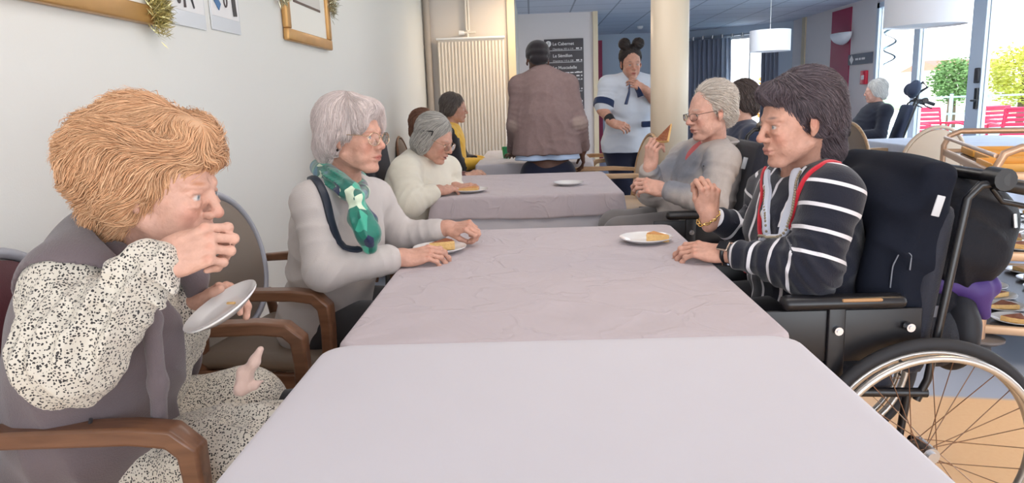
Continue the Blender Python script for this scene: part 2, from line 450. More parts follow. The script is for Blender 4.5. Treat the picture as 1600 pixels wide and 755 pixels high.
def hand(B, O, R, side=1, S=1.0, curl=((.35, .5, .3),) * 4, spread=.06, thumb=(.6, .5, .35, .4), skin=(.6, .36, .26), nails=True):
    """hand from the wrist: x towards the fingers, z out of the back of the hand, thumb on the +y side for side=1.
    thumb = (out, down, bend1, bend2)"""
    B.at(O, R, S); y = side
    # palm: four metacarpal ridges over a padded block
    B.ell((.045, 0, -.004), (.050, .036, .0135), k=.01)
    B.ell((.072, 0, -.003), (.026, .039, .0125), k=.008)
    B.cap((-.03, 0, 0), (.015, 0, -.001), .024, .022, k=.02)
    B.ell((.030, y * .024, -.012), (.034, .015, .014), _rz(y * .45), k=.012)
    B.ell((.035, -y * .024, -.011), (.036, .013, .012), k=.012)
    base = [(.090, .030), (.095, .010), (.090, -.010), (.082, -.029)]
    L = [(.042, .025, .021), (.046, .029, .022), (.042, .027, .021), (.033, .021, .019)]
    rr = [.0088, .0090, .0086, .0076]
    pt = []
    w = lambda p: O + R @ (np.array(p, float) * S)
    sk = np.array(skin)
    for i in range(4):
        b = np.array([base[i][0], y * base[i][1], 0.0]); r = rr[i]
        B.cap((.03, y * base[i][1] * .55, .001), b, .008, r * 1.05, k=.006)
        pt.append((w(b + np.array([0, 0, .008])), np.array([.012, .010, .010]) * S, R, sk * np.array([1.0, .72, .66]), 1.0, .6))
        a = 0; yaw = y * spread * (1.5 - i) ; p = b
        for q in range(3):
            a += curl[i][q]
            d = np.array([math.cos(a) * math.cos(yaw), math.cos(a) * math.sin(yaw), -math.sin(a)])
            e = p + d * L[i][q]
            B.cap(p, e, r * (1 - .07 * q), r * (1 - .07 * (q + 1)) * (.97 if q == 2 else 1), k=.0035)
            B.ell(p + np.array([0, 0, 0.0015]), (r * 1.08,) * 3, k=.004)
            if q == 2 and nails:
                nz = np.array([math.sin(a) * math.cos(yaw), math.sin(a) * math.sin(yaw), math.cos(a)])
                pt.append((w(e - d * .003 + nz * r * .9), np.array([.0075, .0055, .0055]) * S, R, np.minimum(sk * np.array([1.25, 1.25, 1.3]), .9), .4, .8))
            p = e
    o, dn, b1, b2 = thumb
    p = np.array([.022, y * .026, -.008])
    d = np.array([math.cos(o) * math.cos(dn), y * math.sin(o), -math.sin(dn) * math.cos(o)]); d /= np.linalg.norm(d)
    side_v = np.array([0, -y * math.cos(dn * .5), -math.sin(dn * .5)])
    m1 = p + d * .040; B.cap(p, m1, .0135, .0105, k=.008)
    d2 = d * math.cos(b1) + side_v * math.sin(b1); d2 /= np.linalg.norm(d2); m2 = m1 + d2 * .032; B.cap(m1, m2, .0105, .0095, k=.004)
    d3 = d * math.cos(b1 + b2) + side_v * math.sin(b1 + b2); d3 /= np.linalg.norm(d3); m3 = m2 + d3 * .024; B.cap(m2, m3, .0098, .0085, k=.003)
    nz = np.cross(d3, np.array([0, 0, 1.0])) * -y
    B.home()
    return pt

def hair_shell(name, B, parent, col, strands, flow, off=.004, length=.09, wave=.0, thick=.0006, col2=None, seed=1, keep=None, step=8, out=0.0, jitter=.05, base_k=.85):
    """hair: the shell B plus many fine locks combed over it, one mesh"""
    r = np.random.default_rng(seed)
    me0 = B.mesh(name); V = B.V
    F = np.empty(len(me0.loops), np.int32); me0.loops.foreach_get('vertex_index', F); Q = F.reshape(-1, 4)
    col = np.array(col); col2 = col * .6 if col2 is None else np.array(col2)
    cv = [np.tile(np.append((col * .6 + col2 * .4) * base_k, 1), (len(V), 1))]
    vs = [V]; fs = [Q]; nb = len(V)
    idx = r.integers(0, len(V), strands); P = V[idx].copy()
    if keep is not None: P = P[keep(P)]
    n = len(P); L = length * r.uniform(.5, 1.25, n)
    WM = r.normal(size=(3, 3)); WM2 = r.normal(size=(3, 3))
    pts = [P]; cur = P; jit = r.normal(size=(n, 3)) * jitter; offs = off * r.uniform(-.3, 1.0, n)
    for sstep in range(step):
        g = B.grad(cur, B.h)
        f = flow(cur) + jit + (.22 + wave) * np.sin(cur @ WM * 38 + 1.5 * np.sin(cur @ WM2 * 22))
        f = f - g * (f * g).sum(1, keepdims=True); f /= (np.linalg.norm(f, axis=1, keepdims=True) + 1e-9)
        nx = cur + f * (L / step)[:, None]
        g2 = B.grad(nx, B.h); val = B.value(nx)
        nx = nx - g2 * (val - offs - out * (sstep / step) ** 2 * r.uniform(0, 1, n))[:, None]
        pts.append(nx); cur = nx
    Pm = np.stack(pts, 1); m = step + 1
    T = np.gradient(Pm, axis=1); T /= (np.linalg.norm(T, axis=2, keepdims=True) + 1e-9)
    G = np.stack([B.grad(Pm[:, i], B.h) for i in range(m)], 1)
    Bn = np.cross(T, G); Bn /= (np.linalg.norm(Bn, axis=2, keepdims=True) + 1e-9)
    rad = thick * r.uniform(.6, 1.5, n)[:, None, None] * np.array([.35] + [1.0] * (m - 2) + [.25])[None, :, None]
    ring = np.stack([Pm + Bn * rad * 1.5, Pm + G * rad, Pm - Bn * rad * 1.5], 2)      # n,m,3,3
    vs.append(ring.reshape(-1, 3))
    bidx = nb + (np.arange(n) * m * 3)[:, None]
    q = []
    for i in range(m - 1):
        for k in range(3):
            l = (k + 1) % 3; q.append(np.stack([bidx[:, 0] + i * 3 + k, bidx[:, 0] + i * 3 + l, bidx[:, 0] + (i + 1) * 3 + l, bidx[:, 0] + (i + 1) * 3 + k], -1))
    fs.append(np.concatenate(q))
    t = r.uniform(0, 1, n)[:, None]; cc = col * t + col2 * (1 - t); cc *= r.uniform(.85, 1.2, n)[:, None]
    cv.append(np.repeat(np.concatenate([np.minimum(cc, .95), np.ones((n, 1))], 1), m * 3, 0))
    V2 = np.concatenate(vs); Q2 = np.concatenate(fs)
    me = bpy.data.meshes.new(name)
    me.vertices.add(len(V2)); me.vertices.foreach_set('co', V2.astype(np.float32).ravel())
    me.loops.add(len(Q2) * 4); me.loops.foreach_set('vertex_index', Q2.astype(np.int32).ravel())
    me.polygons.add(len(Q2)); me.polygons.foreach_set('loop_start', (np.arange(len(Q2)) * 4).astype(np.int32))
    me.update(calc_edges=True); smooth(me)
    at = me.color_attributes.new('Col', 'FLOAT_COLOR', 'POINT'); at.data.foreach_set('color', np.concatenate(cv).astype(np.float32).ravel())
    bpy.data.meshes.remove(me0)
    return link(name, me, HAIR, parent, world=True)

def ribbon_on(B, pts, width, th=.004, off=.003, n=40, it=4):
    """a flat band lying on the surface of B along the given points"""
    pts = np.array(pts, float); t = np.linspace(0, len(pts) - 1, n); i = np.minimum(t.astype(int), len(pts) - 2); f = (t - i)[:, None]
    P = pts[i] * (1 - f) + pts[i + 1] * f
    for _ in range(2): P[1:-1] = (P[:-2] + 2 * P[1:-1] + P[2:]) / 4
    w = np.interp(t, np.arange(len(pts)), np.array(width if np.iterable(width) else [width] * len(pts), float))
    def proj_(Q, o):
        for _ in range(it): Q = Q - B.grad(Q, .004) * (B.value(Q) - o)[:, None]
        return Q
    P = proj_(P, off); G = B.grad(P, .006); T = np.gradient(P, axis=0); T /= np.linalg.norm(T, axis=1, keepdims=True) + 1e-9
    S_ = np.cross(T, G); S_ /= np.linalg.norm(S_, axis=1, keepdims=True) + 1e-9
    L = proj_(P - S_ * w[:, None] / 2, off); R = proj_(P + S_ * w[:, None] / 2, off)
    m = MB(); vs = []; 
    for k in range(n): vs += [L[k] - G[k] * .004, L[k] + G[k] * th * .6, P[k] + G[k] * th, R[k] + G[k] * th * .6, R[k] - G[k] * .004]
    fs = []
    for k in range(n - 1):
        for j in range(5): l = (j + 1) % 5; fs.append((k * 5 + j, k * 5 + l, (k + 1) * 5 + l, (k + 1) * 5 + j))
    fs += [(4, 3, 2, 1, 0), tuple((n - 1) * 5 + j for j in range(5))]
    m.add(vs, fs, True); return m
# ---------------------------------------------------------------- the room
M_WALL = mat('wall_paint', srgb(222, 221, 216), .55, bump=.05, bscale=180)
M_WALL2 = mat('wall_paint_back', srgb(214, 206, 198), .6, bump=.05, bscale=180)
M_WALLB = mat('wall_paint_blue', srgb(190, 202, 216), .6, bump=.04, bscale=180)
M_WALLP = mat('wall_paint_pale', srgb(222, 214, 212), .6, bump=.04, bscale=180)
M_CREAM = mat('cream_paint', srgb(226, 208, 176), .55)
M_RED = mat('raspberry_paint', srgb(160, 28, 74), .5)
M_WHITE = mat('white_metal', srgb(236, 236, 236), .35)
M_ALU = mat('grey_aluminium', srgb(206, 216, 228), .4, .2)
M_DARK = mat('dark_grey', srgb(52, 50, 54), .5)
M_BLACK = mat('black_plastic', srgb(24, 24, 28), .35)
M_STEEL = mat('steel', srgb(190, 190, 192), .28, 1.0)
M_CHROME = mat('bright_steel', srgb(215, 215, 220), .18, 1.0)

def floor_mat():  # sunlit peach and shaded blue-grey zones painted into the floor colour
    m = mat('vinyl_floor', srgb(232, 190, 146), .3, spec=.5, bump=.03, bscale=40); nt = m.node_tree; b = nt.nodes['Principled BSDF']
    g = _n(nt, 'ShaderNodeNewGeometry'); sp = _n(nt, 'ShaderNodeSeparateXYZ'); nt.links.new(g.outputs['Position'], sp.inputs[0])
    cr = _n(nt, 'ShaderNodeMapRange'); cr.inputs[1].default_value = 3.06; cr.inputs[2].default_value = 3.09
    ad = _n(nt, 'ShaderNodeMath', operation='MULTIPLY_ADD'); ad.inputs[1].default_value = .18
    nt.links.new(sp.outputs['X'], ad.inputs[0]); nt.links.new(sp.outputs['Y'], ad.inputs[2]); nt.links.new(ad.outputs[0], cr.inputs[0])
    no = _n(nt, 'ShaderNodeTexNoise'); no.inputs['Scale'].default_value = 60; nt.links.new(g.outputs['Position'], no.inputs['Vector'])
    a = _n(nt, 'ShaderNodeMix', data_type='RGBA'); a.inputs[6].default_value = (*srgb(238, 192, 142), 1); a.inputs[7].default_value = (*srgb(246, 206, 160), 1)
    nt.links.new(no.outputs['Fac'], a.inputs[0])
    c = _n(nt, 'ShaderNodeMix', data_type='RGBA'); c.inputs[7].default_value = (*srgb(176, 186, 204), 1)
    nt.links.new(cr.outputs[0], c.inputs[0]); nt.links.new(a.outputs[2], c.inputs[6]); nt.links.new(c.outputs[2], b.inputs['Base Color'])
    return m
def struct(name, mb, m):
    o = mb.build(name, m); o['kind'] = 'structure'; return o
def sbox(name, lo, hi, m):
    b = MB(); lo = np.array(lo, float); hi = np.array(hi, float); b.box((lo + hi) / 2, hi - lo); return struct(name, b, m)
CZ = 2.46
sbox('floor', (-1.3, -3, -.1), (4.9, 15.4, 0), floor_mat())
# ceiling of square mineral tiles in a white grid
mc = mat('ceiling_tiles', srgb(206, 212, 226), .8, bump=.15, bscale=120)
nt = mc.node_tree; b_ = nt.nodes['Principled BSDF']; g_ = _n(nt, 'ShaderNodeNewGeometry'); br = _n(nt, 'ShaderNodeTexBrick')
br.offset = 0; br.inputs['Scale'].default_value = 1; br.inputs['Brick Width'].default_value = .6; br.inputs['Row Height'].default_value = .6
br.inputs['Mortar Size'].default_value = .012; br.inputs['Color1'].default_value = (*srgb(206, 211, 224), 1); br.inputs['Color2'].default_value = (*srgb(200, 206, 220), 1); br.inputs['Mortar'].default_value = (*srgb(150, 156, 172), 1)
nt.links.new(g_.outputs['Position'], br.inputs['Vector']); nt.links.new(br.outputs[0], b_.inputs['Base Color'])
sbox('ceiling', (-1.3, -3, CZ), (4.9, 15.4, CZ + .1), mc)
sbox('wall_left', (-1.30, -3, 0), (-1.15, 8.3, CZ), M_WALL)
sbox('wall_radiator', (-1.15, 8.15, 0), (-.235, 8.35, CZ), M_WALL2)
sbox('trim_1', (-.235, 8.10, 0), (-.155, 8.40, CZ), M_CREAM)
sbox('wall_passage', (-.26, 8.40, 0), (-.16, 11.0, CZ), M_WALL2)
sbox('wall_sign', (-.26, 11.0, 0), (.93, 11.15, CZ), M_WALLP)
sbox('trim_2', (.93, 10.96, 0), (1.0, 11.2, CZ), M_CREAM)
sbox('wall_side', (.86, 11.2, 0), (.93, 15.0, CZ), M_WALLB)
sbox('wall_back', (.86, 15.0, 0), (3.25, 15.15, CZ), M_WALLB)
sbox('trim_3', (1.30, 14.9, 0), (1.44, 15.0, CZ - .12), M_RED)
b = MB(); b.prism([(.135 * math.cos(a * PI / 24) + 1.006, .135 * math.sin(a * PI / 24) + 5.40) for a in range(48)], 0, CZ)
o = struct('column', b, mat('column_cream', srgb(224, 208, 184), .4)); smooth(o.data)
# oblique rear wall with the curtained window
def wseg(name, p, q, z0, z1, m, th=.12):
    p = np.array([*p, 0.]); q = np.array([*q, 0.]); d = q - p; L = np.linalg.norm(d); d /= L; R = np.stack([d, np.array([-d[1], d[0], 0]), np.array([0, 0, 1.])], 1)
    mb = MB(); c = (p + q) / 2 + R[:, 1] * th / 2; c[2] = (z0 + z1) / 2; mb.box(c, (L, th, z1 - z0), R); return struct(name, mb, m)
A_, B_ = np.array([3.20, 15.0]), np.array([4.85, 13.55])
L_ = lambda t: tuple(A_ + (B_ - A_) * t)
wseg('wall_oblique', L_(0), L_(.33), 0, CZ, M_WALLB); wseg('wall_oblique', L_(.33), L_(.80), 2.28, CZ, M_WALLB); wseg('wall_oblique', L_(.80), L_(1.0), 0, CZ, M_WALLB)
wseg('wall_oblique', L_(.33), L_(.80), 0, .5, M_WALLB)
w = MB()
for t0, t1, z0, z1 in ((.33, .345, .5, 2.28), (.785, .80, .5, 2.28), (.345, .785, .5, .55), (.345, .785, 2.23, 2.28), (.56, .57, .5, 2.28)):
    p = np.array([*L_(t0), 0]); q = np.array([*L_(t1), 0]); d = q - p; Ln = np.linalg.norm(d); d /= Ln
    w.box(np.array([*((p + q) / 2)[:2], (z0 + z1) / 2]) + np.array([-d[1], d[0], 0]) * .05, (Ln, .06, z1 - z0), np.stack([d, np.array([-d[1], d[0], 0]), np.array([0, 0, 1.])], 1))
struct('window_1', w, M_WHITE)
# right wall: solid beyond the glazing, glazing from y=10.4 towards the camera
XR = 4.75
sbox('wall_right', (XR, 10.42, 0), (XR + .15, 13.7, CZ), M_WALLP)
sbox('wall_right', (XR, 2.2, 2.36), (XR + .15, 10.42, CZ), M_WALLP)
sbox('wall_right', (XR, -3, 0), (XR + .15, 2.2, CZ), M_WALLP)
sbox('trim_4', (XR - .012, 11.20, 0), (XR, 11.90, CZ - .05), M_RED)
sbox('trim_5', (XR - .02, 13.0, 0), (XR, 13.16, CZ), M_CREAM)
def glazing(n, y0, y1, fr=.06, handle=False):
    f = MB()
    for lo, hi in (((XR, y0, 0), (XR + .08, y0 + fr, 2.36)), ((XR, y1 - fr, 0), (XR + .08, y1, 2.36)), ((XR, y0, 0), (XR + .08, y1, fr + .03)), ((XR, y0, 2.36 - fr), (XR + .08, y1, 2.36))):
        lo = np.array(lo); hi = np.array(hi); f.box((lo + hi) / 2, hi - lo)
    o = struct(n, f, M_ALU)
    g = MB(); g.box((XR + .04, (y0 + y1) / 2, 1.2), (.008, y1 - y0 - 2 * fr, 2.2)); g.build('pane', M_GLASS, o)
    return o
M_GLASS = mat('window_glass', (1, 1, 1), .0, trans=1, spec=.3); M_GLASS.node_tree.nodes['Principled BSDF'].inputs['IOR'].default_value = 1.01
glazing('window_2', 9.32, 10.42, .07)
glazing('window_3', 8.12, 9.32, .07)
d1 = glazing('door_1', 6.2, 8.12, .17)
h = MB(); h.box((XR - .01, 7.99, 1.08), (.02, .05, .22)); h.tube([(XR - .02, 7.99, 1.06), (XR - .06, 7.99, 1.06), (XR - .06, 7.88, 1.06)], .011); h.build('door_handle', M_BLACK, d1)
h = MB(); h.box((XR - .015, 8.0, 1.32), (.03, .07, .16), bev=.01); h.build('door_lock', M_DARK, d1)
glazing('window_4', 4.3, 6.2, .07); glazing('window_5', 2.2, 4.3, .07)

# ---------------------------------------------------------------- outside: terrace, hedge, house, fence, red chairs
sbox('terrace_ground', (XR + .15, -4, -.12), (22, 24, -.02), mat('terrace', srgb(196, 214, 204), .8, bump=.3, bscale=20, var=.08, vscale=2))
o = sbox('lawn_ground', (22, -10, -.14), (90, 90, -.03), mat('lawn', srgb(150, 176, 120), .9, var=.2, vscale=1))
def slat_chair(px, py_seat, D, rz, label):
    t = thing('garden_chair', label, 'chair', (W(px, 140, D)[0], D, 0), rz, 'red chairs out on the terrace')
    m = M_GCH
    s = MB()
    for k in range(6): s.box((-.2 + k * .08, 0, .44), (.065, .46, .018), bev=.006)
    s.build('seat', m, t)
    bk = MB(); R = _ry(-.22)
    for k in range(6): bk.box(np.array([-.26 - .0, 0, .48]) + R @ np.array([0, 0, .06 + k * .065]), (.016, .46, .05), R, bev=.006)
    for y in (-.235, .235): bk.tube([np.array([-.26, y, .44]), np.array([-.26, y, .44]) + R @ np.array([0, 0, .46])], .016)
    bk.tube([np.array([-.26, -.235, .44]) + R @ np.array([0, 0, .46]), np.array([-.26, .235, .44]) + R @ np.array([0, 0, .46])], .016)
    bk.build('backrest', m, t)
    for y in (-.26, .26):
        a = MB(); a.tube([(-.33, y, .66), (.1, y, .67), (.22, y, .655), (.25, y, .60), (.25, y, .0)], .018, 8); a.build('arm', m, t)
    for y in (-.24, .24):
        a = MB(); a.tube([(-.24, y, .46), (-.30, y, 0)], .017, 8); a.build('leg', m, t)
    return t
M_GCH = mat('red_plastic', srgb(212, 40, 78), .45)
slat_chair(1590, 180, 10.6, 1.3, 'red slatted garden chair on the terrace at the right edge of the photo')
slat_chair(1528, 180, 11.6, 1.9, 'red slatted garden chair behind the other, just right of the glass door stile')
t_ = slat_chair(1470, 190, 11.2, -1.5, 'low red garden chair seen below the wheelchair handle through the glass')
def foliage_mat(n, c):
    return mat(n, c, .7, var=.35, vscale=3)
def bush(name, label, cat, c, r, m, nl=2600, seed=1, trunk=True):
    t = thing(name, label, cat, (c[0], c[1], 0))
    rr = np.random.default_rng(seed); mb = MB()
    for i in range(nl):
        u = rr.normal(size=3); u /= np.linalg.norm(u); p = np.array(c) + u * np.array(r) * rr.uniform(.55, 1.05) * (1 + .15 * math.sin(7 * u[0] + 5 * u[2]))
        R = _rz(rr.uniform(0, 6.3)) @ _rx(rr.uniform(0, 3)); s = rr.uniform(.03, .075)
        mb.add([p + R @ np.array(v) * s for v in ((-1, 0, 0), (0, -.45, .1), (1, 0, 0), (0, .45, .1))], [(0, 1, 2, 3)])
    mb.build('foliage', m, t, world=True)
    tr = MB(); tr.tube([(c[0], c[1], -.05), (c[0], c[1], c[2])], [.14, .08], 8)
    tr.build('trunk', M_TRUNK, t, world=True)
    return t
M_TRUNK = mat('bark', srgb(110, 90, 70), .9)
G1, G2, G3 = foliage_mat('leaf_yellow', srgb(206, 200, 84)), foliage_mat('leaf_green', srgb(120, 150, 84)), foliage_mat('leaf_dark', srgb(104, 132, 96))
bush('tree', 'yellow-green tree beyond the terrace behind the right red chair', 'tree', (13.75, 21, 1.45), (1.0, 1.2, .85), G1, nl=6000, seed=2)
bush('tree', 'darker green leafy tree left of the glass door stile', 'tree', (11.8, 21, 1.35), (.5, .8, .6), G2, nl=4000, seed=3)
bush('bush', 'dark green bush at the right edge beyond the terrace', 'bush', (17.2, 22.5, 1.3), (1.0, 1, .8), G3, nl=4000, seed=4)
hs = thing('house', 'pale house with a red tiled roof beyond the terrace', 'house', (22, 40, 0))
b = MB(); b.box((22.6, 40, .9), (3.6, 4, 2.3)); b.build('wall', mat('house_wall', srgb(238, 226, 214), .8), hs, world=True)
b = MB(); b.prism([(37.7, 2.02), (42.3, 2.02), (40, 2.55)], 20.7, 24.5, 'x'); b.build('roof', mat('roof_tiles', srgb(200, 120, 96), .8, var=.2, vscale=6), hs, world=True)
fn = thing('fence', 'pale railing fence with posts between terrace and trees', 'fence', (12, 18, 0))
for k in range(9):
    b = MB(); b.box((9.2 + k * .9, 18, .5), (.06, .06, 1.05)); b.build('post', M_FENCE if k else globals().setdefault('M_FENCE', mat('fence_metal', srgb(170, 190, 190), .5)), fn, world=True)
b = MB()
for z in (.2, .55, .95): b.box((12.8, 18, z), (7.3, .03, .04))
b.build('rail', M_FENCE, fn, world=True)

# ---------------------------------------------------------------- things on the walls
# radiator
rd = thing('radiator', 'tall white ribbed panel radiator on the back wall', 'radiator', (-.635, 8.06, .3))
b = MB(); b.box((-.635, 8.075, 1.09), (.72, .05, 1.63), bev=.012)
for k in range(20):
    x = -.635 - .345 + .0363 * (k + .0) ; b.tube([(x, 8.045, .31), (x, 8.045, 1.87)], .0125, 8)
b.build('panel', mat('radiator_white', srgb(232, 222, 208), .4), rd, world=True)
b = MB(); b.box((-.635, 8.065, 1.905), (.74, .085, .02), bev=.004); b.build('top_grille', M_WHITE, rd, world=True)
b = MB()
for x in (-.68, -.65): b.tube([(x, 8.10, 2.46), (x, 8.10, 1.98)], .011, 8)
b.tube([(-.76, 8.08, 1.965), (-.58, 8.08, 1.965)], .014, 8); b.tube([(-.665, 8.08, 1.99), (-.665, 8.08, 1.905)], .014, 8)
b.build('pipe', mat('pipe_paint', srgb(220, 214, 204), .4), rd, world=True)
b = MB(); b.tube([(-.76, 8.08, 1.965), (-.70, 8.08, 1.965)], [.026, .022], 14); b.build('valve', M_WHITE, rd, world=True)
b = MB(); b.tube([(-1.10, 8.09, 0), (-1.10, 8.09, 2.46)], .035, 14)  # taupe upright tube in the corner
tag(b.build('corner_tube', mat('tube_taupe', srgb(176, 164, 152), .5)), 'taupe vertical tube in the corner left of the radiator', 'pipe')

def strokes(parent, n, size, loc, rot, m, align='LEFT', seed=0):
    """a line of small print too blurred to read"""
    r = random.Random(seed + int(loc[2] * 1000)); ws = []; tot = 0
    while tot < n * size * .55: w_ = r.uniform(.8, 3.2) * size; ws.append(w_); tot += w_ + size * .35
    x = -tot / 2 if align == 'CENTER' else 0; Rm = np.array(rot); b = MB()
    for w_ in ws: b.box(np.array(loc, float) + Rm @ np.array([x + w_ / 2, size * .28, 0]), (w_, size * .42, .0012), Rm); x += w_ + size * .35
    return b.build('small_print', m, parent, world=True)
def text(parent, s, size, loc, rot, m, align='LEFT', name='lettering', bold=False):
    cu = bpy.data.curves.new(name, 'FONT'); cu.body = s; cu.size = size; cu.align_x = align; cu.extrude = .0004; cu.offset = .0006 if bold else 0
    ob = bpy.data.objects.new(name, cu); COL.objects.link(ob)
    dg = bpy.context.evaluated_depsgraph_get(); me = bpy.data.meshes.new_from_object(ob.evaluated_get(dg)); bpy.data.objects.remove(ob); bpy.data.curves.remove(cu)
    me.transform(Matrix.Translation(Vector([float(v) for v in loc])) @ rot.to_4x4()); me.name = name
    return link(name, me, m, parent, world=True)
# framed vineyard label picture
RW = Matrix(((0, 0, 1), (1, 0, 0), (0, 1, 0)))      # text facing +x, running along +y
def picture(y0, y1, z0, z1, label, inner=True, text_s='Pinot Noir'):
    t = thing('framed_picture', label, 'picture', (-1.148, (y0 + y1) / 2, z0)); X = -1.148; w = .055
    f = MB()
    for a, b2, c, d in ((y0, y1, z0, z0 + w), (y0, y1, z1 - w, z1), (y0, y0 + w, z0 + w, z1 - w), (y1 - w, y1, z0 + w, z1 - w)):
        f.box((X + .014, (a + b2) / 2, (c + d) / 2), (.028, b2 - a, d - c), bev=.006)
    f.build('frame', M_GOLD, t, world=True)
    b = MB(); b.box((X + .006, (y0 + y1) / 2, (z0 + z1) / 2), (.010, y1 - y0 - 1.8 * w, z1 - z0 - 1.8 * w)); b.build('mat_board', mat('mount_board', srgb(232, 230, 222), .5), t, world=True)
    if inner:
        b = MB(); m1 = .17; m2 = .20; b.box((X + .013, (y0 + y1) / 2 + .0, (z0 + m2 + z1 - m1) / 2), (.004, y1 - y0 - 2 * m1 + .03, z1 - z0 - m2 - m1 + .02)); b.build('print_border', mat('print_line', srgb(96, 78, 70), .5), t, world=True)
        b = MB(); b.box((X + .0155, (y0 + y1) / 2, (z0 + m2 + z1 - m1) / 2), (.004, y1 - y0 - 2 * m1 + .012, z1 - z0 - m2 - m1)); b.build('print', mat('print_paper', srgb(206, 202, 196), .5), t, world=True)
        text(t, text_s, .098, (X + .0182, (y0 + y1) / 2, z0 + .335), RW, M_INK, 'CENTER')
        for k, s in enumerate(('Appellation', 'mis en bouteille au chateau', 'Grand vin', '12%')):
            strokes(t, len(s), .022, (X + .0182, (y0 + y1) / 2, (z0 + .47, z0 + .295, z0 + .43, z0 + .23)[k]), RW, M_INK, 'CENTER')
    return t
M_GOLD = mat('antique_gold', srgb(196, 150, 92), .35, .5, var=.15, vscale=12)
M_INK = mat('ink', srgb(80, 72, 72), .6)
picture(3.47, 4.23, 1.545, 2.22, 'gold framed wine label picture reading Pinot Noir on the left wall')
picture(1.05, 2.30, 1.49, 2.1, 'gold framed picture cut off at the top left corner of the photo', False)
def tinsel(c, r, label, n, cols, seed, ln):
    rr = np.random.default_rng(seed); t = MB()
    for i in range(n):
        p = np.array(c) + rr.normal(size=3) * np.array(r) * .45; p[0] = max(p[0], -1.135); u = rr.normal(size=3); u /= np.linalg.norm(u); u[0] = abs(u[0])
        s = np.cross(u, rr.normal(size=3)); s /= np.linalg.norm(s); t.add([p, p + u * ln * .5 + s * .0016, p + u * ln, p + u * ln * .5 - s * .0016], [(0, 1, 2, 3)])
    core = MB(); o = t.build('tinsel_garland', mat('tinsel', cols, .25, .7)); return tag(o, label, 'garland')
c_ = WX(245, 16, -1.12); tinsel(c_, (.02, .045, .06), 'bunch of champagne gold tinsel hanging from the corner of the top left picture', 1500, srgb(206, 196, 140), 5, .035)
c_ = WX(516, 8, -1.12); tinsel(c_, (.02, .035, .07), 'silvery gold tinsel hanging at the right of the Pinot Noir picture', 500, srgb(196, 190, 160), 6, .04)
c_ = WX(441, -6, -1.12); tinsel(c_, (.02, .025, .04), 'silvery gold tinsel at the top left of the Pinot Noir picture', 200, srgb(196, 190, 160), 7, .04)
# two notices in plastic sleeves
def notice(px0, px1, pyb, label, lines, icons):
    yl = WX(px0, pyb, -1.146)[1]; yr = WX(px1, pyb, -1.146)[1]; zb = WX((px0 + px1) / 2, pyb, -1.146)[2]; h = .42; X = -1.146
    t = thing('notice', label, 'notice', (X, (yl + yr) / 2, zb)); wd = yr - yl
    b = MB(); b.box((X, (yl + yr) / 2, zb + h / 2), (.003, wd, h)); b.build('plastic_sleeve', mat('plastic_sleeve', srgb(226, 228, 230), .12, coat=.5), t, world=True)
    b = MB(); b.box((X + .002, (yl + yr) / 2, zb + h / 2 + .02), (.002, wd * .93, h - .06)); b.build('paper', mat('paper', srgb(228, 226, 226), .5), t, world=True)
    for k, s in enumerate(lines): strokes(t, len(s), .021, (X + .0035, (yl + yr) / 2, zb + .155 + .034 * (len(lines) - 1 - k)), RW, M_INK, 'CENTER')
    for (kind, dy, dz, s, m) in icons:
        b = MB(); c = np.array([X + .005, (yl + yr) / 2 + dy * wd, zb + dz])
        if kind == 'card': b.box(c, (.002, .062 * s, .04 * s), _rx(-.7))
        elif kind == 'phone': b.box(c, (.002, .034 * s, .07 * s), _rx(.1))
        elif kind == 'ring': b.tube([c + np.array([0, .014 * s * math.cos(a), .024 * s * math.sin(a)]) for a in np.linspace(0, 2 * PI, 16)[:-1]], .003, 6, closed=True)
        elif kind == 'brush': b.tube([c + np.array([0, -.02, .035]), c + np.array([0, .012, -.03])], [.009, .004], 8, flat=.4)
        elif kind == 'bar': b.tube([c + np.array([0, 0, .03]), c + np.array([0, -.004, -.03])], [.003, .006], 8, flat=.5)
        elif kind == 'dot': b.tube([c + np.array([-.001, 0, 0]), c + np.array([.001, 0, 0])], .012, 12)
        b.build('icon', m, t, world=True)
M_IB = mat('icon_blue', srgb(64, 112, 160), .5)
notice(270, 322, 42, 'white notice in a plastic sleeve showing combs and a brush, left of the other notice', ('de la part de', 'merci de laisser les', 'affaires ici'), [('dot', -.28, .115, 1, M_IB), ('dot', -.28, .08, 1, M_INK), ('bar', -.12, .09, 1, M_INK), ('brush', .1, .095, 1, M_DARK)])
notice(332, 376, 50, 'white notice in a plastic sleeve showing a blue card, a ring and a phone', ('de la direction', 'tous les jours', 'merci de votre aide'), [('card', -.28, .10, .8, M_IB), ('ring', 0, .115, 1, M_INK), ('phone', .3, .10, 1, M_DARK)])
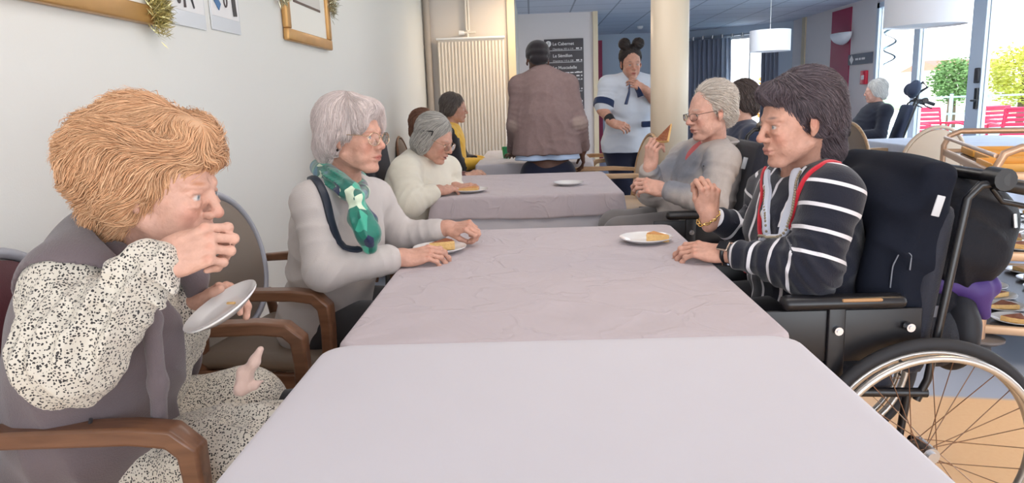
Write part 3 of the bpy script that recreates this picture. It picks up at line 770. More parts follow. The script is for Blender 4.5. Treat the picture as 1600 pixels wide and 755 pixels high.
# room directory
sg = thing('directory_sign', 'dark grey directory board with white headings on the far pale wall', 'sign', (.5, 10.98, 1.07))
b = MB(); b.box((.50, 10.985, 1.58), (.575, .02, 1.02), bev=.003); b.build('board', mat('sign_grey', srgb(78, 72, 74), .5), sg, world=True)
RS = Matrix(((1, 0, 0), (0, 0, -1), (0, 1, 0))); M_SW = mat('sign_white', srgb(235, 230, 228), .5)
zz = 2.0
b = MB(); b.tube([(.275, 10.975, 2.025), (.275, 10.97, 2.025)], .042, 20); b.prism([(.275 + .042 * x, 2.0 + .06 * z) for x, z in ((-1, .3), (0, -.6), (1, .3))], 10.969, 10.975, 'y'); b.build('emblem', M_SW, sg, world=True)
text(sg, '1', .06, (.275, 10.966, 2.005), RS, M_DARK, 'CENTER')
for (hd, z, rows) in (('Le Cabernet', 2.02, ('Chambres 101 à 114',)), ('Le Sémillon', 1.85, ('Chambres 115 à 128',)), ('Le Muscadelle', 1.68, ('Chambres 129 à 141', 'Animation', 'Salle à manger')), ('Soins', 1.44, ('Infirmerie',)), ('', 1.26, ('Accueil', 'Bureaux'))):
    if hd.startswith('Le'): text(sg, hd, .062, (.335, 10.974, z - .02), RS, M_SW, bold=True)
    elif hd: strokes(sg, len(hd), .062, (.335, 10.974, z - .02), RS, M_SW)
    for k, r_ in enumerate(rows):
        (text if r_.startswith('Chambres 1') and z > 1.8 else (lambda p_, s_, *a_: strokes(p_, len(s_), *a_)))(sg, r_, .036, (.335, 10.974, z - .085 - .052 * k - (0 if k else .0)), RS, M_SW)
        b = MB(); b.box((.70, 10.974, z - .07 - .052 * k), (.045, .003, .02)); b.box((.755, 10.974, z - .07 - .052 * k), (.02, .003, .02)); b.build('arrow_mark', M_SW, sg, world=True)
b = MB()
for z in (1.925, 1.755, 1.50, 1.335, 1.17): b.box((.50, 10.974, z), (.53, .003, .006))
b.build('rule', M_SW, sg, world=True)
# small plate sign, fire call point, wall sconce on the right wall
pl = thing('wall_sign', 'small grey sign plate with a white emblem beside the raspberry stripe', 'sign', (4.74, 10.9, 1.6))
p0 = WX(1326, 93, 4.735); p1 = WX(1363, 91, 4.735)
b = MB(); b.box(((p0 + p1) / 2), (.012, abs(p1[1] - p0[1]), .15)); b.build('board', mat('sign_grey_b', srgb(96, 100, 112), .5), pl, world=True)
b = MB(); b.box((4.726, p0[1] - .12, (p0[2] + p1[2]) / 2), (.004, .10, .09), _rx(.78), bev=.001); b.build('emblem', M_SW, pl, world=True)
RL = Matrix(((0, 0, -1), (-1, 0, 0), (0, 1, 0)))
strokes(pl, 6, .07, (4.724, p0[1] - .25, (p0[2] + p1[2]) / 2 - .02), RL, M_SW)
q = WX(1350, 121, 4.73)
fa = thing('fire_call_point', 'small red fire alarm call point on the right wall', 'alarm', q)
b = MB(); b.box(q, (.04, .17, .19), bev=.008); b.build('box', mat('alarm_red', srgb(214, 44, 66), .4), fa, world=True)
b = MB(); b.box(q - np.array([.022, 0, 0]), (.004, .08, .06)); b.build('button', M_SW, fa, world=True)
q = WX(1318, 52, 4.70)
b = MB(); n = 14
vs = []; fs = []
for i in range(n + 1):
    a = PI * i / n
    for k in range(7):
        e = .5 * PI * k / 6; vs.append(q + np.array([-.16 * math.sin(a) * math.cos(e) if True else 0, .30 * math.cos(a) * math.cos(e), -.17 * math.sin(e)]))
for i in range(n):
    for k in range(6): fs.append((i * 7 + k, i * 7 + k + 1, (i + 1) * 7 + k + 1, (i + 1) * 7 + k))
b.add(vs, fs, True); o = b.build('wall_sconce', mat('plaster', srgb(236, 238, 242), .5)); sl = o.modifiers.new('solid', 'SOLIDIFY'); sl.thickness = .008
tag(o, 'white half-bowl wall light on the raspberry stripe', 'lamp')
# curtains on a rail
def curtain(p, q, z0, z1, label, m, folds=9, grp='grey eyelet curtains at the far window'):
    p = np.array([*p, 0.]); q = np.array([*q, 0.]); d = q - p; L = np.linalg.norm(d); d /= L; nrm = np.array([d[1], -d[0], 0.]); N = folds * 12; b = MB(); vs = []; fs = []
    for i in range(N + 1):
        t = i / N
        for k in range(9):
            z = z0 + (z1 - z0) * k / 8
            a = .055 * math.sin(t * folds * 2 * PI + .3 * math.sin(k)) * (1 - .25 * k / 8) + .012 * math.sin(t * 31 + k)
            vs.append(p + d * L * t + nrm * (.10 + a) + np.array([0, 0, z]))
    for i in range(N):
        for k in range(8): fs.append((i * 9 + k, (i + 1) * 9 + k, (i + 1) * 9 + k + 1, i * 9 + k + 1))
    b.add(vs, fs, True); o = b.build('curtain', m); s = o.modifiers.new('s', 'SOLIDIFY'); s.thickness = .006; tag(o, label, 'curtain', grp); return o
M_CUR = mat('curtain_grey', srgb(150, 156, 174), .8, sheen=.2)
M_CUR2 = mat('curtain_pale', srgb(196, 206, 222), .8, sheen=.2)
curtain(L_(.02), L_(.34), .05, 2.26, 'wide grey eyelet curtain left of the bright far window', M_CUR, 7)
curtain(L_(.34), L_(.42), .05, 2.26, 'narrow pale curtain edge at the left side of the bright far window', M_CUR2, 2)
curtain(L_(.70), L_(.84), .05, 2.26, 'grey curtain right of the bright far window', M_CUR, 4)
b = MB(); d_ = (B_ - A_) / np.linalg.norm(B_ - A_); nv = np.array([d_[1], -d_[0]])
pa = A_ + nv * .1; pb = B_ + nv * .1 - d_ * .15; b.tube([(pa[0], pa[1], 2.30), (pb[0], pb[1], 2.30)], .018, 10)
for k in range(9):
    t = .06 + k * .1; b.tube([(pa[0] + (pb - pa)[0] * t, pa[1] + (pb - pa)[1] * t, 2.33), (pa[0] + (pb - pa)[0] * t, pa[1] + (pb - pa)[1] * t, 2.27)], .03, 10)
tag(b.build('curtain_rail', M_STEEL), 'metal curtain rail with rings along the far oblique wall', 'rail')
# orange glow outside window 1: autumn shrub
bush('shrub', 'orange autumn shrub outside the far curtained window', 'shrub', (5.5, 17.0, 1.0), (.5, .4, .55), foliage_mat('leaf_orange', srgb(236, 150, 60)), 700, seed=9)

# drum pendant lamps
def drum(px, py_mid, D, rad, h, label):
    c = W(px, py_mid, D); t = thing('pendant_lamp', label, 'lamp', (c[0], c[1], c[2]), 0, 'white drum pendant lamps')
    b = MB(); b.lathe([(rad, -h / 2), (rad, h / 2), (rad - .006, h / 2), (rad - .006, -h / 2), (rad, -h / 2)], n=40, cap=False); b.build('shade', mat('shade_fabric', srgb(226, 228, 234), .7, emit=srgb(235, 238, 245), es=.12), t)
    b = MB(); b.lathe([(.0, -h / 2 + .012), (rad - .008, -h / 2 + .012)], n=40, cap=False); b.build('diffuser', mat('diffuser', srgb(232, 230, 232), .5), t)
    b = MB(); b.tube([(0, 0, h / 2 - .02), (0, 0, CZ - c[2])], .004, 6); b.build('cord', M_WHITE, t)
    b = MB()
    for a in (0, 2.09, 4.19): b.tube([(0, 0, h / 2 - .03), (math.cos(a) * (rad - .006), math.sin(a) * (rad - .006), h / 2 - .03)], .003, 6)
    b.build('spider', M_STEEL, t)
    return t
drum(1447, 12, 5.6, .275, .26, 'large white drum lampshade hanging in front of the glazing at the top right')
drum(1203, 64, 9.6, .25, .26, 'white drum lampshade hanging in front of the bright far window')
# unseen ceiling fixtures added to carry the fill lights
def panel(x, y, label):
    t = thing('added_ceiling_panel', label, 'lamp', (x, y, CZ)); b = MB(); b.box((0, 0, -.006), (1.26, 1.26, .012)); b.build('frame', M_WHITE, t)
def added_downlight(x, y, label):  # round fixtures added to go with the warm fills
    t = thing('added_downlight', label, 'lamp', (x, y, CZ)); b = MB(); b.lathe([(.0, -.004), (.12, -.004), (.16, -.012), (.17, 0)], n=24); b.build('trim_ring', M_WHITE, t)
added_downlight(-.02, 7.55, 'round warm fixture added for fill before the radiator'); added_downlight(2.2, 1.9, 'round warm fixture added for fill above the wheelchair')
panel(2.6, 8.5, 'square light panel added for fill in the far part of the room'); panel(.3, 1.9, 'square light panel added for fill above the near tables'); panel(.2, 4.6, 'square light panel added for fill above the far tables')
q = W(1166, 2, 6.0)
t = thing('ceiling_projector_box', 'cream box fixed under the ceiling at the top edge right of the column', 'box', (q[0], q[1], 2.40))
b = MB(); b.box((0, 0, -.03), (.32, .24, .09), bev=.01); b.build('case', mat('cream_plastic', srgb(216, 206, 190), .5), t)
b = MB(); b.box((0, 0, -.079), (.24, .16, .008)); b.build('grille', M_WHITE, t)
q = WZ(1000, 41, CZ)
t = thing('smoke_detector', 'small round white detector on the ceiling left of the column', 'detector', q)
b = MB(); b.lathe([(.0, -.05), (.03, -.05), (.05, -.03), (.055, 0)], n=20); b.build('body', M_WHITE, t)
# paper spiral by the glazing
q = W(1392, 40, 7.8); b = MB()
pts = [q + np.array([.055 * math.cos(a), .055 * math.sin(a), .16 - a * .026]) for a in np.linspace(0, 21, 120)]
b.tube([q + np.array([0, 0, .16]), np.array([q[0], q[1], CZ])], .0015, 5); b.tube([q + np.array([0, 0, .16]), pts[0]], .0015, 5); b.tube(pts, .011, 6, flat=.15); tag(b.build('hanging_spiral', mat('spiral_foil', srgb(150, 170, 178), .3, .6)), 'silvery paper spiral hanging by the left glazing', 'decoration')
# ---------------------------------------------------------------- furniture
M_BEECH = wood('beech_brown', srgb(104, 70, 50), srgb(126, 88, 64), .35, (2, 14, 14))
M_BEECHL = wood('beech_light', srgb(176, 140, 104), srgb(200, 166, 128), .35, (2, 14, 14))
def cloth_mat(name, col, crease=.5, scale=7, stain=None):
    m = mat(name, col, .75, sheen=.15); nt = m.node_tree; b = nt.nodes['Principled BSDF']
    tc = _n(nt, 'ShaderNodeTexCoord')
    n1 = _n(nt, 'ShaderNodeTexNoise'); n1.inputs['Scale'].default_value = scale; n1.inputs['Detail'].default_value = 3; n1.inputs['Distortion'].default_value = 1.2
    n2 = _n(nt, 'ShaderNodeTexVoronoi', feature='DISTANCE_TO_EDGE'); n2.inputs['Scale'].default_value = scale * .8
    mp = _n(nt, 'ShaderNodeVectorMath', operation='MULTIPLY_ADD'); mp.inputs[1].default_value = (.25, .25, .25)
    nt.links.new(tc.outputs['Object'], n1.inputs['Vector']); nt.links.new(n1.outputs['Color'], mp.inputs[0]); nt.links.new(tc.outputs['Object'], mp.inputs[2]); nt.links.new(mp.outputs[0], n2.inputs['Vector'])
    ms = _n(nt, 'ShaderNodeMath', operation='SMOOTH_MIN'); ms.inputs[1].default_value = .05; ms.inputs[2].default_value = .03; nt.links.new(n2.outputs[0], ms.inputs[0])
    n3 = _n(nt, 'ShaderNodeTexNoise'); n3.inputs['Scale'].default_value = 900; nt.links.new(tc.outputs['Object'], n3.inputs['Vector'])
    a1 = _n(nt, 'ShaderNodeMath', operation='MULTIPLY_ADD'); a1.inputs[1].default_value = -3.0 * crease; nt.links.new(ms.outputs[0], a1.inputs[0]); nt.links.new(n1.outputs['Fac'], a1.inputs[2])
    a2 = _n(nt, 'ShaderNodeMath', operation='MULTIPLY_ADD'); a2.inputs[1].default_value = .05; nt.links.new(n3.outputs['Fac'], a2.inputs[0]); nt.links.new(a1.outputs[0], a2.inputs[2])
    bp = _n(nt, 'ShaderNodeBump'); bp.inputs['Strength'].default_value = .55 if crease < .5 else 1.0; bp.inputs['Distance'].default_value = .014 * crease + .001
    nt.links.new(a2.outputs[0], bp.inputs['Height']); nt.links.new(bp.outputs[0], b.inputs['Normal'])
    if stain:
        (cx, cy, r, sc) = stain; g = _n(nt, 'ShaderNodeNewGeometry'); d = _n(nt, 'ShaderNodeVectorMath', operation='DISTANCE'); d.inputs[1].default_value = (cx, cy, .755)
        nt.links.new(g.outputs['Position'], d.inputs[0]); mr = _n(nt, 'ShaderNodeMapRange'); mr.inputs[1].default_value = r; mr.inputs[2].default_value = r * .2; mr.inputs[3].default_value = 0; mr.inputs[4].default_value = .5
        nt.links.new(d.outputs['Value'], mr.inputs[0]); mx = _n(nt, 'ShaderNodeMix', data_type='RGBA'); mx.inputs[6].default_value = (*col, 1); mx.inputs[7].default_value = (*sc, 1)
        nt.links.new(mr.outputs[0], mx.inputs[0]); nt.links.new(mx.outputs[2], b.inputs['Base Color'])
    return m
M_CLW = cloth_mat('white_tablecloth', srgb(199, 195, 201), .12, 2.5, stain=(.58 - .0, 1.22, .07, srgb(196, 180, 150)))
M_CLL = cloth_mat('lilac_grey_tablecloth', srgb(186, 174, 178), .9, 5)
M_HEM = mat('hem_thread', srgb(212, 202, 206), .7)
def rrect(x0, x1, y0, y1, r, n):
    out = []; P = []
    seg = [((x1 - r, y0), (x1 - r, y0 + r), -PI / 2), ((x1, y1 - r), (x1 - r, y1 - r), 0), ((x0 + r, y1), (x0 + r, y1 - r), PI / 2), ((x0, y0 + r), (x0 + r, y0 + r), PI)]
    pts = []
    for (s, c, a0) in seg:
        for k in range(9): a = a0 + PI / 2 * k / 8; pts.append((c[0] + r * math.cos(a), c[1] + r * math.sin(a), math.cos(a), math.sin(a)))
    pts = np.array(pts); nx = np.roll(pts, -1, 0); L = np.linalg.norm(nx[:, :2] - pts[:, :2], axis=1); cum = np.concatenate([[0], np.cumsum(L)]); tot = cum[-1]
    allp = np.vstack([pts, pts[:1]])
    for t in np.linspace(0, tot, n, endpoint=False):
        i = min(np.searchsorted(cum, t, side='right') - 1, len(pts) - 1); f = (t - cum[i]) / max(L[i], 1e-9); q = allp[i] * (1 - f) + allp[i + 1] * f; nn = q[2:] / (np.linalg.norm(q[2:]) + 1e-9); out.append((q[0], q[1], nn[0], nn[1], t))
    return out
def cloth(x0, x1, y0, y1, z, drop, m, label, group=None, r=.02, wav=.018, wl=.16, seed=0, wrinkle=.0012, th=.0015, inner=28):
    rr = np.random.default_rng(seed); O = rrect(x0, x1, y0, y1, r, 320); N = len(O); vs = []; fs = []; cx, cy = (x0 + x1) / 2, (y0 + y1) / 2
    def wz(x, y): return wrinkle * (math.sin(x * 23 + 2 * math.sin(y * 17 + seed)) + math.sin(y * 29 + 2.3 * math.sin(x * 13 + 1)) + math.sin((x + y) * 37)) 
    rings = []
    for k in range(inner + 1):
        f = k / inner; rings.append([(cx + (o[0] - cx) * f, cy + (o[1] - cy) * f, z + (wz(cx + (o[0] - cx) * f, cy + (o[1] - cy) * f) if f < .97 else 0)) for o in O])
    er = .012
    for a in (30, 60, 90):
        a = math.radians(a); rings.append([(o[0] + o[2] * er * math.sin(a), o[1] + o[3] * er * math.sin(a), z - er * (1 - math.cos(a))) for o in O])
    K = 9
    ph = rr.uniform(0, 6, 4)
    for k in range(1, K + 1):
        s = k / K; d = (drop - er) * s; R_ = []
        for o in O:
            w = (math.sin(o[4] / wl * 2 * PI + ph[0] + 1.3 * math.sin(o[4] / wl + ph[1])) * .5 + .5) * wav * s ** 1.2 + .006 * s
            cor = max(0, 1 - abs(abs(o[2] * o[3]) * 2 - 1)) if abs(o[2] * o[3]) > .05 else 0
            w += .05 * s * cor * min(1, drop / .3)
            R_.append((o[0] + o[2] * (er + w), o[1] + o[3] * (er + w), z - er - d + .004 * math.sin(o[4] * 9 + ph[2])))
        rings.append(R_)
    for R_ in rings: vs += R_
    for i in range(len(rings) - 1):
        for k in range(N): l = (k + 1) % N; fs.append((i * N + k, i * N + l, (i + 1) * N + l, (i + 1) * N + k))
    b = MB(); b.add(vs, fs, True); o = b.build('tablecloth', m)
    bm = bmesh.new(); bm.from_mesh(o.data); bmesh.ops.remove_doubles(bm, verts=bm.verts, dist=1e-6); bm.to_mesh(o.data); bm.free(); smooth(o.data)
    s = o.modifiers.new('s', 'SOLIDIFY'); s.thickness = th; s.offset = 1
    return tag(o, label, 'tablecloth', group)
M_LAM = mat('table_laminate', srgb(190, 160, 124), .4)
M_TLEG = mat('table_leg_metal', srgb(120, 116, 116), .4, .6)
def table(x0, x1, y0, y1, label, h=.742):
    t = thing('dining_table', label, 'table', ((x0 + x1) / 2, (y0 + y1) / 2, 0)); w, d = x1 - x0, y1 - y0
    b = MB(); b.box((0, 0, h - .014), (w - .03, d - .03, .026), bev=.004); b.build('tabletop', M_LAM, t)
    for sx in (-1, 1):
        for sy in (-1, 1):
            b = MB(); b.tube([(sx * (w / 2 - .10), sy * (d / 2 - .10), h - .03), (sx * (w / 2 - .07), sy * (d / 2 - .07), 0)], [.022, .018], 12); b.build('leg', M_TLEG, t)
    return t
table(-.42, .50, .15, 1.40, 'nearest dining table under the smooth white cloth')
table(-.40, .50, 1.425, 2.72, 'middle dining table under the creased lilac grey cloth')
table(-.50, .43, 3.70, 4.76, 'far dining table under layered white and lilac cloths')
table(-.43, .45, 5.64, 7.2, 'rear dining table where the man in the beanie leans')
cloth(-.425, .505, .14, 1.405, .7465, .30, M_CLW, 'smooth white tablecloth on the nearest table', r=.05, wrinkle=.0003, wav=.01, wl=.3)
cloth(-.405, .505, 1.42, 2.73, .7455, .34, M_CLL, 'creased lilac grey tablecloth on the middle table', seed=3, r=.03, wrinkle=.0009)
cloth(-.508, .438, 3.692, 4.768, .7450, .52, M_CLW, 'long white undercloth hanging below the lilac cloth of the far table', seed=4)
cloth(-.520, .450, 3.680, 4.780, .7500, .115, M_CLL, 'short lilac grey topcloth on the far table', seed=5, wav=.006, wrinkle=.0009)
cloth(-.438, .458, 5.63, 7.21, .7465, .34, M_CLW, 'white tablecloth on the rear table by the radiator', seed=6)
table(3.15, 4.40, 5.1, 7.1, 'table by the glazing covered with a pale grey cloth')
cloth(3.14, 4.41, 5.09, 7.11, .7465, .45, cloth_mat('pale_grey_cloth', srgb(188, 194, 208), .3, 5), 'pale grey tablecloth on the table by the glazing', seed=8)
table(3.70, 4.42, 9.35, 10.2, 'small table behind the white haired person near the glazing')
cloth(3.69, 4.43, 9.34, 10.21, .7465, .30, M_CLW, 'white cloth on the small table behind the white haired person', seed=9)

def armchair(label, loc, rz, pad, rim, woodm, group=None, S=1.0):
    t = thing('armchair', label, 'chair', loc, rz, group)
    b = MB(); b.box((.0, 0, .455), (.50, .50, .06), bev=.028); b.build('seat', pad, t)
    b = MB()
    for y in (-.245, .245): b.box((0, y, .40), (.46, .03, .06), bev=.006)
    for x in (-.225, .225): b.box((x, 0, .40), (.03, .48, .06), bev=.006)
    b.build('seat_frame', woodm, t)
    # oval back: padded panel with a rim
    tilt = -.20; R = _ry(tilt); c = np.array([-.262, 0, .722]); ry, rzz = .232, .236
    bl = MB(); n = 40; vs = []; fs = []
    for f in (-1, 1):
        for k in range(9):
            rr_ = k / 8
            for i in range(n):
                a = 2 * PI * i / n; th = f * (.006 + .020 * (1 - rr_ ** 2.5)); vs.append(c + R @ np.array([th, ry * .93 * rr_ * math.cos(a), rzz * .93 * rr_ * math.sin(a)]))
    for f in range(2):
        o = f * 9 * n
        for k in range(8):
            for i in range(n): l = (i + 1) % n; fs.append((o + k * n + i, o + k * n + l, o + (k + 1) * n + l, o + (k + 1) * n + i))
    for i in range(n): l = (i + 1) % n; fs.append((8 * n + i, 8 * n + l, 17 * n + l, 17 * n + i))
    bl.add(vs, fs, True); bp = bl.build('backrest', pad, t)
    b = MB(); b.tube([c + R @ np.array([0, ry * math.cos(a), rzz * math.sin(a)]) for a in np.linspace(0, 2 * PI, 49)[:-1]], .0125, 10, closed=True); b.build('back_frame', rim, t)
    for y in (-1, 1):
        b = MB(); b.tube([c + R @ np.array([0, y * .20, -.15]), (-.225, y * .235, .44), (-.235, y * .24, .2), (-.275, y * .245, 0)], [.016, .020, .019, .014], 10); b.build('leg', woodm, t)
        b = MB()   # arm rail that turns down into the front leg
        P = [(-.285, .675), (-.10, .690), (.14, .695), (.205, .688), (.235, .66), (.238, .60), (.232, .40), (.222, 0)]
        Wd = [.030, .050, .052, .050, .046, .040, .036, .028]; Th = [.028, .032, .034, .036, .040, .036, .034, .026]
        vs = []; fs = []
        for i, (x, z) in enumerate(P):
            q0 = P[max(i - 1, 0)]; q1 = P[min(i + 1, len(P) - 1)]; tt = np.array([q1[0] - q0[0], q1[1] - q0[1]]); tt /= np.linalg.norm(tt); nn = np.array([-tt[1], tt[0]])
            for (a_, e_) in ((-1, -1), (1, -1), (1, 1), (-1, 1)): vs.append((x + nn[0] * Th[i] / 2 * e_, y * .292 + a_ * Wd[i] / 2, z + nn[1] * Th[i] / 2 * e_))
        for i in range(len(P) - 1):
            for k in range(4): l = (k + 1) % 4; fs.append((i * 4 + k, i * 4 + l, (i + 1) * 4 + l, (i + 1) * 4 + k))
        fs += [(3, 2, 1, 0), tuple(len(vs) - 4 + k for k in range(4))]
        b.add(vs, fs, True); b.build('arm', woodm, t, bev=.006)
    return t
M_TAUPE = mat('taupe_vinyl', srgb(128, 112, 98), .42, bump=.1, bscale=300)
M_BURG = mat('burgundy_vinyl', srgb(84, 36, 44), .45, bump=.1, bscale=300)
M_BEIGE = mat('beige_vinyl', srgb(206, 184, 160), .5)
M_RIMG = mat('grey_rim', srgb(168, 168, 176), .4, .2)
M_ROSE = mat('dusty_rose_vinyl', srgb(176, 116, 128), .5)
M_CREAMV = mat('cream_yellow_vinyl', srgb(240, 208, 140), .5)
armchair('wooden armchair with burgundy back under the ginger haired woman', (-.835, 1.43, 0), 0, M_BURG, M_RIMG, M_BEECH)
armchair('wooden armchair with taupe oval back under the woman with the green scarf', (-.80, 2.34, 0), -.16, M_TAUPE, M_RIMG, M_BEECH)
armchair('light wood armchair with oval back between the rear table and the column', (.56, 5.30, 0), PI + .12, M_BEIGE, M_BEECHL, M_BEECHL)
armchair('cream backed armchair behind the light wood armchair, right of the rear table', (.72, 6.60, 0), PI + .1, M_CREAMV, M_CREAMV, M_BEECHL)
armchair('beige oval backed armchair standing right of the striped cardigan woman', (2.72, 5.35, 0), PI / 2 + .15, M_BEIGE, M_BEIGE, M_BEECHL)
armchair('rose backed armchair at the small table, under the raspberry stripe', (4.25, 10.75, 0), -PI / 2, M_ROSE, M_ROSE, M_BEECHL)
armchair('taupe armchair at the side of the table by the glazing', (2.95, 6.2, 0), 0.1, M_TAUPE, M_BEECHL, M_BEECHL)

# plates and pastry
M_CHINA = mat('white_china', srgb(232, 230, 228), .12, spec=.6, coat=.3)
M_PIE = mat('baked_pastry', srgb(206, 142, 72), .6, bump=.8, bscale=90, var=.35, vscale=40)
M_PIE2 = mat('dark_baked_pastry', srgb(150, 82, 40), .55, bump=.8, bscale=90, var=.4, vscale=50)
M_CRUST = mat('pale_pastry_side', srgb(226, 184, 120), .7, bump=.6, bscale=150, var=.15, vscale=90)
def plate_mesh(r):
    b = MB(); b.lathe([(.0, .003), (r * .60, .003), (r * .66, .006), (r * .98, .017), (r, .0175), (r * .99, .014), (r * .68, .001), (r * .62, 0), (0, 0)], n=48, cap=False); return b
def plate(p, r, label, grp=None, R=None):
    o = plate_mesh(r).build('plate', M_CHINA); o.location = [float(v) for v in p]
    if R is not None: o.rotation_euler = Matrix(np.array(R).tolist()).to_euler()
    return tag(o, label, 'plate', grp)
def slice_mesh(name, L, ang, h, mtop, mside, seed=0):
    """a wedge of flat pie: point towards -x, scalloped crust, layered side"""
    rr = np.random.default_rng(seed); b = MB(); n = 10; pts = [(0., 0.)] + [(L * math.cos(a), L * math.sin(a)) for a in np.linspace(-ang / 2, ang / 2, n)]
    cx = L * .6
    vs = []
    for z, sc in ((0, .97), (h * .35, 1.0), (h * .55, .975), (h * .8, 1.0), (h, .95)):
        for (x, y) in pts: vs.append(((x - cx) * sc + rr.normal() * .0006, y * sc, z + rr.normal() * .0005 + (.004 if x > L * .9 and z >= h * .8 else 0)))
    m = len(pts); fs = []
    for k in range(4):
        for i in range(m): l = (i + 1) % m; fs.append((k * m + i, k * m + l, (k + 1) * m + l, (k + 1) * m + i))
    b.add(vs, fs); b.add([vs[i] for i in range(m)], [tuple(range(m - 1, -1, -1))])
    me = MB(); me.v, me.f, me.sm = b.v, b.f, b.sm
    t = MB(); top = vs[4 * m:]; c0 = (0, 0, h + .003); V = [c0] + [tuple(np.array(v) * np.array([1, 1, 1]) + np.array([0, 0, .0])) for v in top]
    mid = [tuple((np.array(v) * .55 + np.array([0, 0, h + .003]) * .45 + np.array([0, 0, rr.normal() * .001]))) for v in top]
    V = [c0] + mid + list(top); F = []
    for i in range(m): l = (i + 1) % m; F += [(0, 1 + i, 1 + l), (1 + i, 1 + m + i, 1 + m + l, 1 + l)]
    t.add(V, F, True)
    return me, t
def pie(p, rz, label, L=.085, ang=.75, h=.018, seed=0, grp=None, R=None, cat='pastry'):
    me, tp = slice_mesh('pie_slice', L, ang, h, None, None, seed)
    t = thing('pie_slice', label, cat, p, rz, grp)
    if R is not None: t.rotation_euler = Matrix(np.array(R).tolist()).to_euler()
    me.build('crust', M_CRUST, t); tp.build('topping', M_PIE if seed % 2 else M_PIE2, t)
    return t
TZ = .7485
pp = WZ(688, 385, TZ); plate((-.315, 2.33, TZ + .001), .088, 'white plate under the hand of the woman with the green scarf')
pie((-.305, 2.345, TZ + .006), .5, 'slice of fruit tart held on the plate by the scarf woman', .085, .9, .024, 0)
plate((.372, 2.40, TZ + .001), .088, 'white plate under the hand of the striped cardigan woman')
pie((.402, 2.37, TZ + .006), 2.6, 'golden pastry slice under the striped cardigan woman\'s hand', .075, .9, .024, 1)
plate((-.345, 3.88, .7535), .098, 'white plate in front of the woman in the cream sweater')
pie((-.345, 3.86, .7585), 0.2, 'golden tart slice on the cream sweater woman\'s plate', .12, .9, .018, 3)
plate((.195, 4.06, .7535), .085, 'empty white plate alone on the far table')

# green tumbler on the rear table
M_GG = mat('green_glass', srgb(60, 190, 130), .05, trans=.6, spec=.5)
def tumbler(p, label, m=None):
    b = MB(); b.lathe([(.0, 0), (.026, 0), (.036, .095), (.034, .095), (.025, .006), (0, .006)], n=24, cap=False)
    o = b.build('tumbler', m or M_GG); o.location = [float(v) for v in p]; return tag(o, label, 'glass', 'green tumblers on the rear table' if m is None else None)
q = WZ(793, 247, .75); tumbler((q[0] - .01, q[1] + .0, .7505), 'green tumbler on the rear table nearest the camera'); tumbler((q[0] + .02, q[1] + .45, .7505), 'green tumbler standing behind the nearer green tumbler')

# ---------------------------------------------------------------- wheelchairs (facing +x in their own frame)
M_NAVY = mat('navy_fabric', srgb(27, 30, 44), .75, bump=.25, bscale=220, sheen=.15)
M_NAVY2 = mat('slate_fabric', srgb(58, 66, 88), .75, bump=.25, bscale=220)
M_RUB = mat('tyre_rubber', srgb(38, 38, 42), .7)
M_FRM = mat('frame_black', srgb(22, 22, 26), .3, spec=.6)
M_RIM = mat('rim_silver', srgb(196, 192, 186), .3, .8)
M_SPK = mat('spoke_steel', srgb(150, 120, 100), .3, .9)
def ringpts(c, r, n=64, ax='y'):
    return [np.array(c) + r * np.array([math.cos(a), 0, math.sin(a)]) for a in np.linspace(0, 2 * PI, n + 1)[:-1]]
def wheel(t, c, R_, side, spokes=28, detail=True):
    b = MB(); b.tube(ringpts(c, R_ - .017), .0165, 12, closed=True); wh = b.build('wheel', M_RUB, t)
    b = MB(); b.tube(ringpts(c, R_ - .038), .0105, 10, closed=True, flat=1.2); b.build('rim', M_RIM, wh)
    co = np.array(c) + np.array([0, side * .040, 0])
    b = MB(); b.tube(ringpts(co, R_ - .040), .0095, 10, closed=True); b.build('hand_rim', M_RIM, wh)
    b = MB()
    for k in range(6):
        a = k * PI / 3 + .2; d = np.array([math.cos(a), 0, math.sin(a)]); b.tube([np.array(c) + d * (R_ - .042), co + d * (R_ - .040)], .004, 6)
    b.build('hand_rim_bracket', M_FRM, wh)
    b = MB(); b.tube([np.array(c) - np.array([0, .035, 0]), np.array(c) + np.array([0, .035, 0])], .022, 16); b.tube([np.array(c) + np.array([0, side * .035, 0]), np.array(c) + np.array([0, side * .045, 0])], .014, 12); b.build('hub', M_STEEL, wh)
    b = MB()
    for k in range(spokes):
        a = 2 * PI * k / spokes; sg = 1 if k % 2 else -1; a2 = a + sg * 1.05 * (1 if (k // 2) % 2 else -1)
        b.tube([np.array(c) + np.array([.021 * math.cos(a2), sg * .025, .021 * math.sin(a2)]), np.array(c) + (R_ - .045) * np.array([math.cos(a), 0, math.sin(a)])], .0013, 5)
    b.build('spoke', M_SPK, wh); 
    return wh
